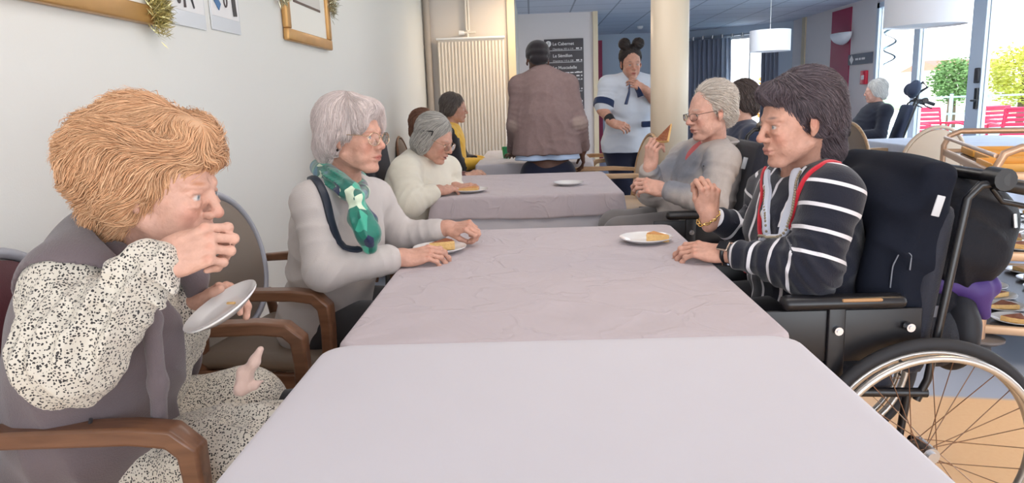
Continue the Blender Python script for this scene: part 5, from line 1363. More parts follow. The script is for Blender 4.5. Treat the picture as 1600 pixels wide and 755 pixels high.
# --- ginger haired woman nearest the camera on the left
def speckle():
    m = mat('speckled_cotton', srgb(226, 218, 204), .8, sheen=.2); nt = m.node_tree; b = nt.nodes['Principled BSDF']
    tc = _n(nt, 'ShaderNodeTexCoord'); no = _n(nt, 'ShaderNodeTexNoise'); no.inputs['Scale'].default_value = 110
    ad = _n(nt, 'ShaderNodeVectorMath', operation='MULTIPLY_ADD'); ad.inputs[1].default_value = (.007, .007, .007)
    nt.links.new(tc.outputs['Object'], no.inputs['Vector']); nt.links.new(no.outputs['Color'], ad.inputs[0]); nt.links.new(tc.outputs['Object'], ad.inputs[2])
    vo = _n(nt, 'ShaderNodeTexVoronoi'); vo.inputs['Scale'].default_value = 225; vo.inputs['Randomness'].default_value = .75; nt.links.new(ad.outputs[0], vo.inputs['Vector'])
    sp = _n(nt, 'ShaderNodeSeparateColor'); nt.links.new(vo.outputs['Color'], sp.inputs[0])
    mr = _n(nt, 'ShaderNodeMapRange'); mr.inputs[3].default_value = .30; mr.inputs[4].default_value = .45; nt.links.new(sp.outputs[0], mr.inputs[0])
    lt = _n(nt, 'ShaderNodeMath', operation='LESS_THAN'); nt.links.new(vo.outputs['Distance'], lt.inputs[0]); nt.links.new(mr.outputs[0], lt.inputs[1])
    mx = _n(nt, 'ShaderNodeMix', data_type='RGBA'); mx.inputs[6].default_value = (*srgb(206, 198, 184), 1); mx.inputs[7].default_value = (*srgb(48, 44, 44), 1)
    nt.links.new(lt.outputs[0], mx.inputs[0]); nt.links.new(mx.outputs[2], b.inputs['Base Color']); return m
def woman_ginger():
    Y = 1.26
    P = Person('ginger haired person in taupe vest and speckled blouse, tilting a small plate', (-.8, 1.43, 0), W(256, 292, Y), (.97, -.10, -.20), (.1, 0, 1), .96, SK1, .003, old=1.2, brow=srgb(170, 110, 70), nose=1.05, jaw=1.05)
    nb = W(176, 385, 1.33); pel = W(150, 700, 1.43); shR = W(116, 452, 1.15); shL = W(232, 430, 1.60)
    elR, wrR = W(108, 556, 1.06), W(246, 408, 1.10); elL, wrL = W(255, 556, 1.60), W(302, 473, 1.42)
    P.arm(shR, elR, wrR); P.arm(shL, elL, wrL)
    P.hand(wrR, W(330, 380, 1.12) - wrR, (-.25, -.85, .35), 1, .92, curl=((.75, 1.2, .8), (.9, 1.3, .8), (1.0, 1.3, .8), (1.1, 1.3, .8)), thumb=(.35, .5, .5, .5), spread=.02)
    P.hand(wrL, unit(V3(.86, -.05, .36)), unit(V3(-.38, .30, .85)), -1, .92, curl=((.7, .8, .4), (.8, .8, .4), (.9, .8, .4), (.9, .8, .5)), thumb=(.45, .05, .1, .1), spread=.03)
    P.body(pel, nb, shL, shR)
    sp = speckle()
    garment(P, 'blouse', sp, .005, pel, nb, shL, shR, [(shR, elR, wrR), (shL, elL, wrL)], g=.016, belly=1.12, bust=.8, amp=.009, r=(.074, .076, .052), wr_back=.02, noise=((13, .005, 3), (30, .003, 8)), extra=lambda B: B.fold.extend([(W(180, 500, 1.0), (1, 0, -.5), .10, .013, .05, 21), (W(100, 500, 1.05), (.5, 0, 1), .12, .012, .06, 22), (W(120, 590, 1.0), (1, .2, .3), .09, .012, .045, 23), (W(240, 430, 1.05), (1, 0, .6), .06, .008, .03, 24)]))
    for el, wr, nm in ((elR, wrR, 'cuff'),):
        pass
    # tunic over the lap
    B = Blob(.006); kR, kL = V3(-.40, 1.31, .555), V3(-.40, 1.52, .555)
    B.ell(pel + V3(.05, 0, .0), (.19, .215, .15), k=.05)
    B.cap(pel + V3(.05, -.10, -.03), kR + V3(-.13, 0, .01), .115, .100, k=.06); B.cap(pel + V3(.05, .10, -.03), kL + V3(-.27, 0, .01), .115, .098, k=.06)
    B.box(V3(-.58, 1.30, .50), (.12, .10, .12), .04, k=.05)
    B.fold = [(V3(-.52, 1.38, .66), (.3, 1, 0), .2, .010, .07, 3), (V3(-.6, 1.24, .55), (1, .1, .2), .2, .010, .08, 4)]; B.noise = [(14, .004, 5)]
    B.build('tunic_skirt', sp, P.t)
    P.legs(pel, [pel + V3(.04, -.1, -.04), pel + V3(.04, .1, -.04)], [kR + V3(.09, 0, 0), kL + V3(.09, 0, 0)], [V3(-.33, 1.31, .09), V3(-.33, 1.52, .09)], fabric('black_trousers', srgb(24, 24, 30)), shoe=M_SHO)
    # sleeveless vest, open at the front
    vm = fabric('taupe_fleece', srgb(106, 95, 98), .2, 300)
    B = Blob(.0055); P.torso(pel, nb, shL, shR, B=B, g=.040, belly=1.14, bust=.8)
    B.p.pop(); B.p.pop() if False else None
    Rt = P.Rt; mid = lerp(pel, nb, .5)
    B.box(mid + Rt @ V3(.20, 0.02, .0), (.14, .085, .50), .01, R=Rt, k=.02, op=-1)
    B.ell(P.h(-.02, 0, -.10), (.085, .085, .09), k=.02, op=-1)
    for sh, el in ((shR, elR), (shL, elL)):
        out = unit(sh - nb); B.cap(sh + out * .03 + V3(0, 0, -.02), sh + out * .22 + V3(0, 0, -.06), .088, .13, k=.015, op=-1)
    B.cap(pel + V3(.02, 0, -.02), pel + V3(.02, -.02, -.12), .19, .20, k=.05)
    B.box(mid + Rt @ V3(.22, 0.02, -.2), (.16, .085, .50), .01, R=Rt, k=.02, op=-1)
    B.fold = [(lerp(pel, nb, .3) + V3(0, -.15, 0), (.2, .3, 1), .25, .010, .11, 3), (lerp(pel, nb, .1) + V3(.05, -.18, 0), (1, 0, .2), .2, .009, .09, 6)]; B.noise = [(10, .005, 2)]
    B.build('vest', vm, P.t); out = unit(shR - nb)
    # collar roll of the vest and the front edge piping
    B = Blob(.005)
    c1 = [W(150, 352, 1.42), W(158, 372, 1.30), W(180, 405, 1.22), W(205, 440, 1.17), W(235, 500, 1.155), W(247, 600, 1.17), W(250, 690, 1.18)]
    B.path(c1, [.022, .026, .026, .022, .016, .014, .014], k=.02); c2 = [W(150, 352, 1.42), W(200, 352, 1.48), W(262, 400, 1.44), W(304, 430, 1.40), W(312, 500, 1.42)]
    B.path(c2, [.022, .026, .026, .024, .018], k=.02); B.build('vest_border', vm, P.t)
    b = MB(); b.tube([W(142, 655, 1.14), W(136, 690, 1.15)], .0035, 6); b.build('zip', M_DARK, P.t, world=True)
    # hair
    B = shell(P, [((-.045, 0, .052), (.120, .100, .098)), ((-.115, 0, .02), (.068, .085, .085)), ((-.085, 0, -.055), (.055, .07, .060)), ((-.03, .072, .0), (.055, .036, .062)), ((-.03, -.072, .0), (.058, .036, .062)),
                  ((.03, 0, .100), (.060, .075, .040)), ((.070, 0, .066), (.030, .055, .028)), ((-.15, 0, .055), (.035, .06, .045)), ((-.06, 0, .125), (.05, .06, .035)),
                  ((.108, 0, -.030), (.062, .066, .084), -1, .02), ((.03, -.085, -.045), (.036, .04, .04), -1, .02), ((.03, .085, -.045), (.036, .04, .04), -1, .02)], .004, [(26, .005, 4)])
    hair_shell('hair', B, P.t, srgb(226, 182, 142), 14000, hair_flow(P, (.01, 0, .15), .9, -.55), off=.004, length=.13, thick=.00055, col2=srgb(202, 150, 110), seed=5, out=.02, wave=.25)
    # fabric bow at the hip
    B = Blob(.004); B.path([W(372, 612, 1.27), W(384, 590, 1.25), W(398, 566, 1.24), W(407, 546, 1.24)], [.010, .012, .010, .006], k=.01); B.path([W(376, 600, 1.25), W(380, 582, 1.245), W(393, 566, 1.24)], [.010, .010, .004], k=.006)
    B.ell(W(376, 607, 1.24), (.014, .012, .014), k=.006); B.path([W(378, 612, 1.245), W(398, 602, 1.25), W(412, 594, 1.26)], [.008, .009, .003], k=.005)
    B.noise = [(70, .003, 4)]
    B.build('waist_tie', fabric('pink_beige_cotton', srgb(196, 168, 156)), P.t)
    return P
woman_ginger()
_a = unit(V3(.9, 0, .42)); _b = V3(0, 1, .28); _b = unit(_b - _a * (_a @ _b)); _nz = np.cross(_a, _b); _R = np.stack([_a, _b, _nz], 1)
plate(W(348, 483, 1.30) - _nz * .008, .077, 'small white plate tilted in the ginger haired woman\'s left hand', None, _R)
b = MB(); b.box((0, 0, 0), (.016, .006, .004), bev=.001); o = b.build('crumb', M_CRUST); o.location = list(W(362, 475, 1.31) + _nz * .002); tag(o, 'small crumb left on the tilted white plate', 'food')

# --- woman in the cream sweater
def woman_cream():
    Y = 3.85
    P = Person('grey haired person in glasses and a cream sweater looking down at a tart', (-.72, 3.9, 0), W(680, 218, Y), (.84, -.36, -.38), (.38, -.1, 1), .98, SK2, .0045, old=1.4, smile=.002, open_mouth=.004, brow=srgb(160, 140, 130), jaw=1.12, nose=1.1)
    nb = W(655, 248, 3.92); pel = W(640, 352, 3.95); shR = W(634, 268, 3.74); shL = W(697, 266, 4.10)
    elR, wrR = W(641, 318, 3.62), W(686, 297, 3.72); elL, wrL = W(706, 300, 4.12), W(712, 292, 3.98)
    P.arm(shR, elR, wrR); P.arm(shL, elL, wrL)
    P.hand(wrR, W(716, 292, 3.83) - wrR, (0, -.4, .9), 1, .95, curl=((.2, .5, .3), (.25, .5, .4), (.3, .6, .4), (.4, .6, .5)), thumb=(.2, .6, .3, .2), spread=.05)
    P.hand(wrL, V3(.9, -.3, .05), (0, -.3, .9), -1, .95, curl=((.3, .5, .3),) * 4, thumb=(.3, .4, .3, .2))
    P.body(pel, nb, shL, shR)
    garment(P, 'sweater', fabric('cream_knit', srgb(226, 220, 204), .25, 200), .0065, pel, nb, shL, shR, [(shR, elR, wrR), (shL, elL, wrL)], g=.03, belly=1.25, bust=.9, amp=.007, r=(.078, .072, .05), wr_back=.05)
    collar_ring(P, nb + V3(.03, -.02, .015), None, .062, .013, fabric('cream_rib', srgb(222, 214, 198)), vox=.005)
    P.legs(pel + V3(0, 0, -.02), [pel + V3(.03, .09, -.02), pel + V3(.03, -.09, -.02)], [V3(-.28, 4.0, .55), V3(-.28, 3.82, .55)], [V3(-.25, 4.0, .09), V3(-.25, 3.82, .09)], M_TRG, shoe=M_SHO)
    B = shell(P, [((-.030, 0, .046), (.102, .088, .094)), ((-.075, 0, -.04), (.050, .078, .07)), ((-.025, .072, -.02), (.045, .022, .072)), ((-.025, -.072, -.02), (.045, .022, .072)),
                  ((.110, 0, -.020), (.066, .070, .098), -1, .02)], .005, [(30, .002, 4)])
    hair_shell('hair', B, P.t, srgb(204, 200, 192), 6000, hair_flow(P, (.02, 0, .15), 1.0, -.3), off=.003, length=.12, thick=.0008, col2=srgb(140, 136, 132), seed=6, out=.008)
    P.glasses(M_WIRE)
    b = MB(); b.tube([P.h(.02, -.090, .055), P.h(-.035, -.094, .035)], .0028, 6); b.tube([P.h(.02, -.090, .055), P.h(.02, -.091, .030)], .0028, 6); b.build('hair_clip', M_BLACK, P.t, world=True)
woman_cream()

# --- man in the grey fleece
def man_fleece():
    Y = 3.4
    P = Person('white haired person in glasses and grey fleece jacket lifting a tart slice', (.86, 3.5, 0), W(1108, 176, Y), (-.93, -.33, -.12), (-.1, 0, 1), 1.02, SK3, .004, old=1.6, brow=srgb(190, 170, 160), nose=1.2, jaw=1.12, lips=srgb(170, 100, 92), eye=(.1, .12, .15))
    nb = W(1116, 230, 3.46); pel = W(1088, 345, 3.50); shL = W(1128, 252, 3.24); shR = W(1070, 248, 3.68)
    elL, wrL = W(1112, 318, 3.14), W(1040, 296, 3.22); elR, wrR = W(1018, 300, 3.50), W(1014, 262, 3.38)
    P.arm(shR, elR, wrR); P.arm(shL, elL, wrL)
    P.hand(wrL, V3(-.95, .05, .22), (-.2, -.75, .6), -1, 1.0, curl=((.5, .8, .4), (.55, .8, .4), (.6, .8, .4), (.6, .9, .4)), thumb=(.2, .5, .3, .2), spread=.03)
    P.hand(wrR, V3(.12, -.08, .95), unit(V3(-.75, -.62, .1)), 1, 1.0, curl=((.6, .9, .5), (.7, .9, .5), (.8, 1.0, .6), (.9, 1.0, .7)), thumb=(.3, .7, .2, .3), spread=.03)
    P.body(pel, nb, shL, shR)
    g1, g2 = srgb(186, 178, 174), srgb(132, 136, 146)
    fm = attr_mat('grey_fleece', .9, .2, 220, var=.05)
    up = unit(nb - pel)
    def pt(B): pass
    paint = [(W(1060, 245, 3.25), V3(.14, .45, .17), np.eye(3), np.array(g2), .25, 1.0), (wrL, V3(.07, .07, .07), np.eye(3), np.array(g2), .3, .6)]
    def ex(B):
        B.ell(lerp(pel, nb, .1), (.17, .2, .16), P.Rt, k=.06); B.cap(nb + P.fw * .12 + V3(0, 0, .01), lerp(pel, nb, .62) + P.fw * .19, .058, .012, k=.012, op=-1)
    _, GB = garment(P, 'fleece_jacket', fm, .006, pel, nb, shL, shR, [(shR, elR, wrR), (shL, elL, wrL)], g=.028, belly=1.15, amp=.011, r=(.074, .066, .050), wr_back=.03, extra=ex, paint=paint, base=g1, neckcut=.01)
    # stand-up collar and red shirt
    RB = Blob(.006); P.torso(pel, nb, shL, shR, B=RB, g=.010); RB.build('red_shirt', fabric('red_shirt', srgb(196, 84, 88)), P.t)
    collar_strip(P, nb + V3(.0, 0, .006), .092, .056, fabric('grey_collar', g1), .95)
    ribbon_on(GB, [W(1050, 268, 3.25), W(1044, 290, 3.24), W(1040, 318, 3.24)], .008, .002, .001).build('zip', fabric('dark_red', srgb(140, 40, 50)), P.t, world=True)
    ribbon_on(GB, [W(1083, 256, 3.22), W(1092, 258, 3.20)], .006, .001, .001).build('chest_mark', M_DARK, P.t, world=True)
    P.legs(pel + V3(0, 0, -.02), [pel + V3(-.05, .09, -.02), pel + V3(-.05, -.09, -.02)], [V3(.40, 3.55, .60), V3(.40, 3.34, .60)], [V3(.42, 3.55, .12), V3(.42, 3.34, .12)], fabric('grey_trousers', srgb(120, 116, 116)), r=(.10, .078, .055), shoe=M_SHO)
    B = shell(P, [((-.040, 0, .052), (.096, .084, .088)), ((-.078, 0, -.015), (.042, .07, .06)), ((-.035, .072, .02), (.045, .018, .045)), ((-.035, -.072, .02), (.045, .018, .045)),
                  ((.120, 0, .0), (.080, .075, .115), -1, .02), ((-.005, -.09, -.01), (.024, .03, .034), -1, .01), ((-.005, .09, -.01), (.024, .03, .034), -1, .01)], .005, [(30, .003, 4)])
    hair_shell('hair', B, P.t, srgb(232, 224, 214), 6500, hair_flow(P, (.05, 0, .15), .7, -.5), off=.006, length=.075, thick=.0007, col2=srgb(198, 184, 172), seed=8, out=.016, jitter=.06)
    P.glasses(M_WIRED, shape='rect', r=.023)
    s_ = pie(W(1041, 212, 3.31), 0, 'tart slice held up in the hand of the person in the grey fleece', .10, .8, .010, 2, R=frame((-.5, -.3, -.8), (-.75, -.5, .5)))
man_fleece()

# --- woman in the striped cardigan
def stripes():
    m = fabric('striped_knit', srgb(30, 32, 44), .2, 260); nt = m.node_tree; b = nt.nodes['Principled BSDF']
    a = _n(nt, 'ShaderNodeAttribute'); a.attribute_name = 'u'; fr = _n(nt, 'ShaderNodeMath', operation='FRACT'); nt.links.new(a.outputs['Fac'], fr.inputs[0])
    lt = _n(nt, 'ShaderNodeMath', operation='LESS_THAN'); lt.inputs[1].default_value = .16; nt.links.new(fr.outputs[0], lt.inputs[0])
    a2 = _n(nt, 'ShaderNodeAttribute'); a2.attribute_name = 'w'; gt = _n(nt, 'ShaderNodeMath', operation='GREATER_THAN'); gt.inputs[1].default_value = .5; nt.links.new(a2.outputs['Fac'], gt.inputs[0])
    mu = _n(nt, 'ShaderNodeMath', operation='MULTIPLY'); nt.links.new(lt.outputs[0], mu.inputs[0]); nt.links.new(gt.outputs[0], mu.inputs[1]); lt = mu
    mx = _n(nt, 'ShaderNodeMix', data_type='RGBA'); mx.inputs[6].default_value = (*srgb(30, 32, 44), 1); mx.inputs[7].default_value = (*srgb(224, 222, 226), 1)
    nt.links.new(lt.outputs[0], mx.inputs[0]); nt.links.new(mx.outputs[2], b.inputs['Base Color']); return m
def woman_striped():
    Y = 2.05
    P = Person('dark haired person in a navy cardigan with white stripes and red trim', (.86, 2.07, 0), W(1243, 190, Y), (-.95, -.20, -.14), (-.1, 0, 1), 1.0, SK2, .003, old=1.3, brow=srgb(90, 80, 80), nose=1.1, jaw=1.1)
    nb = W(1262, 262, 2.12); pel = W(1262, 478, 2.12); shL = W(1300, 305, 1.90); shR = W(1205, 300, 2.32)
    elL, wrL = W(1268, 420, 1.86), W(1134, 394, 2.04); elR, wrR = W(1188, 372, 2.36), W(1108, 338, 2.26)
    P.arm(shR, elR, wrR); P.arm(shL, elL, wrL)
    P.hand(wrL, W(1050, 386, 2.12) - wrL, (.05, -.45, .88), -1, .98, curl=((.25, .5, .3), (.3, .55, .35), (.35, .6, .4), (.4, .6, .5)), thumb=(.2, .5, .3, .2), spread=.03)
    P.hand(wrR, V3(.0, -.05, .95), unit(V3(.25, -.90, .15)), 1, .96, curl=((1.0, 1.2, .7), (1.05, 1.2, .7), (1.1, 1.2, .8), (1.2, 1.2, .8)), thumb=(.2, .6, .5, .4), spread=.02)
    P.body(pel, nb, shL, shR)
    up = unit(nb - pel)
    def dd(V):
        out = []
        for sh, el, wr in ((shL, elL, wrL), (shR, elR, wrR)):
            L1 = np.linalg.norm(el - sh); best = np.full(len(V), 1e9); val = np.zeros(len(V)); ph = .62 - (L1 / .062) % 1.0
            for A, B_, l0 in ((sh, el, 0.), (el, wr, L1)):
                ba = B_ - A; L = np.linalg.norm(ba); t = (V - A) @ ba / L ** 2; tc = np.clip(t, 0, 1); d = np.linalg.norm(V - A - np.outer(tc, ba), axis=1)
                m = d < best; best[m] = d[m]; val[m] = (l0 + np.clip(t[m], -.4 if l0 == 0 else 0, 1 if l0 == 0 else 1.2) * L) / .062 + ph
            out.append((best - .045, val))
        t = (V - pel) @ up; d = np.linalg.norm(V - pel - np.outer(t, up), axis=1) - .14
        front = (V - pel) @ P.Rt[:, 0]; lat = (V - pel) @ P.Rt[:, 1]
        out.append((d, lat / .075 + 50.35)); return out, front
    def uf(V):
        o, fr = dd(V); D = np.stack([q[0] for q in o]); k = D.argmin(0); return np.choose(k, [q[1] for q in o])
    def wf(V):
        o, fr = dd(V); D = np.sort(np.stack([q[0] for q in o]), 0); k = np.stack([q[0] for q in o]).argmin(0)
        w = np.clip((D[1] - D[0]) / .02, 0, 1); return np.where((k == 2), np.minimum(w, np.clip((fr - .05) / .02, 0, 1)), w)
    go, GB = garment(P, 'cardigan', stripes(), .0045, pel, nb, shL, shR, [(shR, elR, wrR), (shL, elL, wrL)], g=.020, belly=1.12, bust=.8, amp=.010, r=(.076, .076, .046), wr_back=.055, u=uf, neckcut=.05)
    at = go.data.attributes.new('w', 'FLOAT', 'POINT'); at.data.foreach_set('value', wf(GB.V).astype(np.float32))
    redm = fabric('red_trim', srgb(196, 42, 56)); whm = fabric('pale_blue_scarf', srgb(206, 212, 226))
    ribbon_on(GB, [W(1312, 255, 1.98), W(1285, 264, 1.90), W(1258, 290, 1.90), W(1235, 325, 1.92), W(1215, 352, 1.95)], .011, .006, .003).build('red_trim', redm, P.t, world=True)
    ribbon_on(GB, [W(1196, 262, 2.24), W(1190, 300, 2.12), W(1178, 345, 2.06), W(1170, 395, 2.03), W(1166, 440, 2.02)], [.009, .009, .010, .016, .018], .006, .003).build('red_trim', redm, P.t, world=True)
    ribbon_on(GB, [W(1240, 262, 2.0), W(1224, 300, 1.96), W(1208, 345, 1.95), W(1196, 388, 1.97)], [.030, .034, .030, .018], .010, .004).build('scarf', whm, P.t, world=True)
    ribbon_on(GB, [W(1198, 268, 2.16), W(1196, 300, 2.07), W(1190, 340, 2.02), W(1190, 388, 1.99)], [.018, .022, .024, .018], .009, .004).build('scarf', whm, P.t, world=True)
    pts = np.array([W(1250, 268, 1.96), W(1240, 300, 1.91), W(1228, 335, 1.90), W(1212, 370, 1.92), W(1200, 388, 1.94), W(1186, 370, 1.98), W(1184, 330, 2.02), W(1190, 290, 2.10)]); t_ = np.linspace(0, 7, 64)
    Q = np.stack([np.interp(t_, np.arange(8), pts[:, k]) for k in range(3)], 1)
    for _ in range(4): Q = Q - GB.grad(Q, .004) * (GB.value(Q) - .010)[:, None]
    b = MB()
    for c in Q: b.lathe([(0, -.0042), (.003, -.003), (.0042, 0), (.003, .003), (0, .0042)], c=c, n=7, cap=False)
    b.build('necklace', mat('beads', srgb(150, 140, 120), .3, .5), P.t, world=True)
    # watch, bracelet, ring
    ax = unit(wrL - elL); Rw = frame(ax, (0, 0, 1)); b = MB(); c = wrL - ax * .005
    b.tube([c + Rw @ V3(0, .031 * math.cos(a), .027 * math.sin(a)) for a in np.linspace(0, 2 * PI, 25)[:-1]], .006, 8, closed=True); b.build('watch', M_BLACK, P.t, world=True)
    b = MB(); vdir = unit(V3(-.15, -.75, .6)); Rf = frame(ax, vdir); b.box(c + Rf @ V3(0, 0, .032), (.036, .032, .009), Rf, bev=.004); b.build('watch_case', mat('watch_case', srgb(196, 176, 160), .25, .8), P.t, world=True)
    b = MB(); b.box(c + Rf @ V3(0, 0, .0375), (.029, .026, .002), Rf); b.build('watch_screen', mat('watch_screen', srgb(20, 20, 24), .1), P.t, world=True)
    ax = unit(wrR - elR); c = wrR + V3(-.002, 0, -.005); b = MB(); Rw = frame(V3(-.5, -.2, .8), (0, 1, 0))
    for k in range(18):
        a = 2 * PI * k / 18; q = c + Rw @ V3(0, .036 * math.cos(a), .034 * math.sin(a)); d = Rw @ V3(.35 if k % 2 else -.35, -math.sin(a), math.cos(a)); s2 = Rw @ V3(1 if k % 2 else -.2, math.cos(a), math.sin(a)); s2 = unit(s2)
        b.tube([q + unit(d) * .008 * math.cos(e) + s2 * .005 * math.sin(e) for e in np.linspace(0, 2 * PI, 11)[:-1]], .0017, 6, closed=True)
    b.build('chain_bracelet', mat('gold', srgb(226, 190, 120), .25, 1), P.t, world=True)
    P.legs(pel + V3(0, 0, -.04), [pel + V3(-.05, .09, -.04), pel + V3(-.05, -.09, -.04)], [V3(.40, 2.18, .57), V3(.40, 1.97, .57)], [V3(.38, 2.18, .14), V3(.38, 1.97, .14)], fabric('black_skirt', srgb(28, 28, 34)), r=(.105, .075, .05), shoe=M_SHO)
    B = shell(P, [((-.038, 0, .050), (.106, .092, .096)), ((-.085, 0, -.01), (.055, .080, .075)), ((-.085, 0, -.09), (.042, .062, .05)), ((-.035, .070, .01), (.05, .026, .055)), ((-.035, -.070, .01), (.05, .026, .055)), ((.05, 0, .088), (.045, .070, .034)),
                  ((.112, 0, -.028), (.062, .068, .088), -1, .02), ((.002, -.09, -.02), (.030, .03, .034), -1, .012), ((.002, .09, -.02), (.030, .03, .034), -1, .012)], .0045, [(30, .003, 4)])
    hair_shell('hair', B, P.t, srgb(104, 92, 98), 11000, hair_flow(P, (.0, 0, .15), 1.0, -.35), off=.003, length=.09, thick=.0006, col2=srgb(60, 52, 58), seed=11, out=.009)
woman_striped()
def simple_person(label, base, hc, Y, fwd, S, skin, nb, pel, shs, arms, top, topm, trm, hairc, hairc2, knees=None, ankles=None, vox=.008, g=.025, hairprims=None, topname='sweater', seed=1, r=(.07, .062, .045), glove=None, belly=1.1, bust=0, strands=2500, upv=(0, 0, 1), **face):
    P = Person(label, base, hc, fwd, upv, S, skin, vox, **face)
    for q, (sh, el, wr) in enumerate(arms):
        P.arm(sh, el, wr); d = unit(np.array(wr) - np.array(el))
        hf = (glove or {}).get(q, (d, (0, -.4, .9) if abs(d[2]) < .8 else (-1 if q else 1, 0, 0)))
        P.hand(wr, hf[0], hf[1], 1 if q == 0 else -1, 1.0, curl=((.5, .6, .4),) * 4, thumb=(.3, .4, .3, .3), nails=False)
    P.body(pel, nb, shs[1], shs[0])
    if top: garment(P, topname, topm, vox, pel, nb, shs[1], shs[0], arms, g=g, belly=belly, bust=bust, r=r, amp=.009)
    if knees is not None:
        lat = unit(shs[1] - shs[0]); P.legs(pel + V3(0, 0, -.02), [pel - lat * .09 + V3(0, 0, -.02), pel + lat * .09 + V3(0, 0, -.02)], knees, ankles, trm, vox=.01, shoe=M_SHO)
    if hairc is not None:
        B = shell(P, hairprims or [((-.034, 0, .048), (.104, .090, .094)), ((-.080, 0, -.03), (.048, .075, .065)), ((-.03, .07, .0), (.05, .026, .06)), ((-.03, -.07, .0), (.05, .026, .06)), ((.108, 0, -.025), (.064, .068, .088), -1, .02)], .008, [(30, .003, seed)])
        hair_shell('hair', B, P.t, hairc, strands, hair_flow(P, (0, 0, .15), 1.0, -.2), off=.004, length=.10, thick=.0014, col2=hairc2, seed=seed, out=.012)
    return P
def seated(label, X, Y, hc, sgn, skin, topm, trm, h1, h2, topname='sweater', z0=.0, lean=.0, fwdy=-.1, seed=1, handz=.70, reach=.38, **kw):
    """a seated figure facing +x (sgn=1) or -x (sgn=-1) with hands in front"""
    hc = np.array(hc, float); nb = hc + V3(-sgn * .045, 0, -.165); pel = V3(hc[0] - sgn * (.12 + lean), Y, .60)
    shR = nb + V3(0, -sgn * .185, -.045); shL = nb + V3(0, sgn * .185, -.045)
    arms = []
    for s_, sh in ((-1, shR), (1, shL)):
        el = sh + V3(sgn * .06, sgn * s_ * .04, -.25); wr = V3(pel[0] + sgn * reach, Y + sgn * s_ * .07, handz); arms.append((sh, el, wr))
    kn = [V3(pel[0] + sgn * .44, Y - sgn * .1, .56), V3(pel[0] + sgn * .44, Y + sgn * .1, .56)]; an = [k + V3(sgn * .02, 0, -.46) for k in kn]
    return simple_person(label, (pel[0], Y, 0), hc, Y, (sgn, fwdy, -.1), .98, skin, nb, pel, (shR, shL), arms, True, topm, trm, h1, h2, kn, an, topname=topname, seed=seed, **kw)
# brown haired woman behind the cream sweater woman, person in yellow by the radiator
hcb = W(668, 200, 5.2)
seated('brown haired person half hidden behind the woman in the cream sweater', 0, 5.2, hcb, 1, SK1, fabric('wine_knit', srgb(110, 70, 70)), M_TRG, srgb(126, 88, 68), srgb(86, 56, 44), seed=21, vox=.007)
armchair('armchair under the brown haired person by the left wall', (-.86, 5.2, 0), 0, M_BURG, M_BEECH, M_BEECH)
hcy = W(711, 170, 6.25)
Py = seated('person in a yellow sweater and open black jacket sitting by the radiator', 0, 6.25, hcy, 1, SK2, fabric('yellow_knit', srgb(240, 190, 70)), M_TRG, srgb(120, 110, 104), srgb(80, 72, 68), seed=22, vox=.008, handz=.72, reach=.34)
armchair('armchair under the person in yellow by the radiator', (-.84, 6.25, 0), 0, M_TAUPE, M_BEECH, M_BEECH)
B = Blob(.009); nb_ = Py.nb; pe_ = Py.pel
for s_ in (-1, 1):
    sh_ = nb_ + V3(-.01, s_ * .19, -.05); B.cap(nb_ + V3(-.03, s_ * .07, -.02), sh_, .055, .085, k=.03); B.cap(sh_, sh_ + V3(.06, s_ * .045, -.25), .082, .076, k=.03); B.cap(sh_ + V3(.06, s_ * .045, -.25), pe_ + V3(.26, s_ * .09, .12), .074, .056, k=.03); B.cap(sh_ + V3(0, -s_ * .04, -.05), pe_ + V3(.06, s_ * .15, 0), .085, .09, k=.04)
B.cap(nb_ + V3(-.05, 0, -.05), pe_ + V3(-.06, 0, 0), .12, .15, k=.05); B.box(lerp(nb_, pe_, .5) + V3(.22, -.03, 0), (.13, .085, .4), .02, k=.02, op=-1); B.noise = [(14, .006, 3)]
B.build('jacket', fabric('black_jacket', srgb(44, 42, 46)), Py.t)
# person behind the man in the fleece, and the white haired person by the window
hcp = W(1153, 160, 4.6)
seated('person in a dark navy coat sitting behind the man in the grey fleece', 0, 4.6, hcp, -1, SK1, fabric('navy_coat', srgb(48, 56, 78)), M_TRK, srgb(96, 84, 80), srgb(64, 54, 52), 'coat', seed=23, vox=.008)
wheelchair('slate backed wheelchair carrying the person in the navy coat behind the man in grey', (hcp[0] + .10, 4.6, 0), PI, M_NAVY2, hw=.27)
hcw = W(1367, 143, 8.2)
seated('white haired person in black clothes leaning forward in wheelchair by the window', 0, 8.25, hcw, -1, SK3, fabric('black_top', srgb(36, 38, 50)), M_TRK, srgb(240, 236, 230), srgb(200, 196, 190), 'top', lean=-.26, fwdy=.45, seed=24, vox=.009)

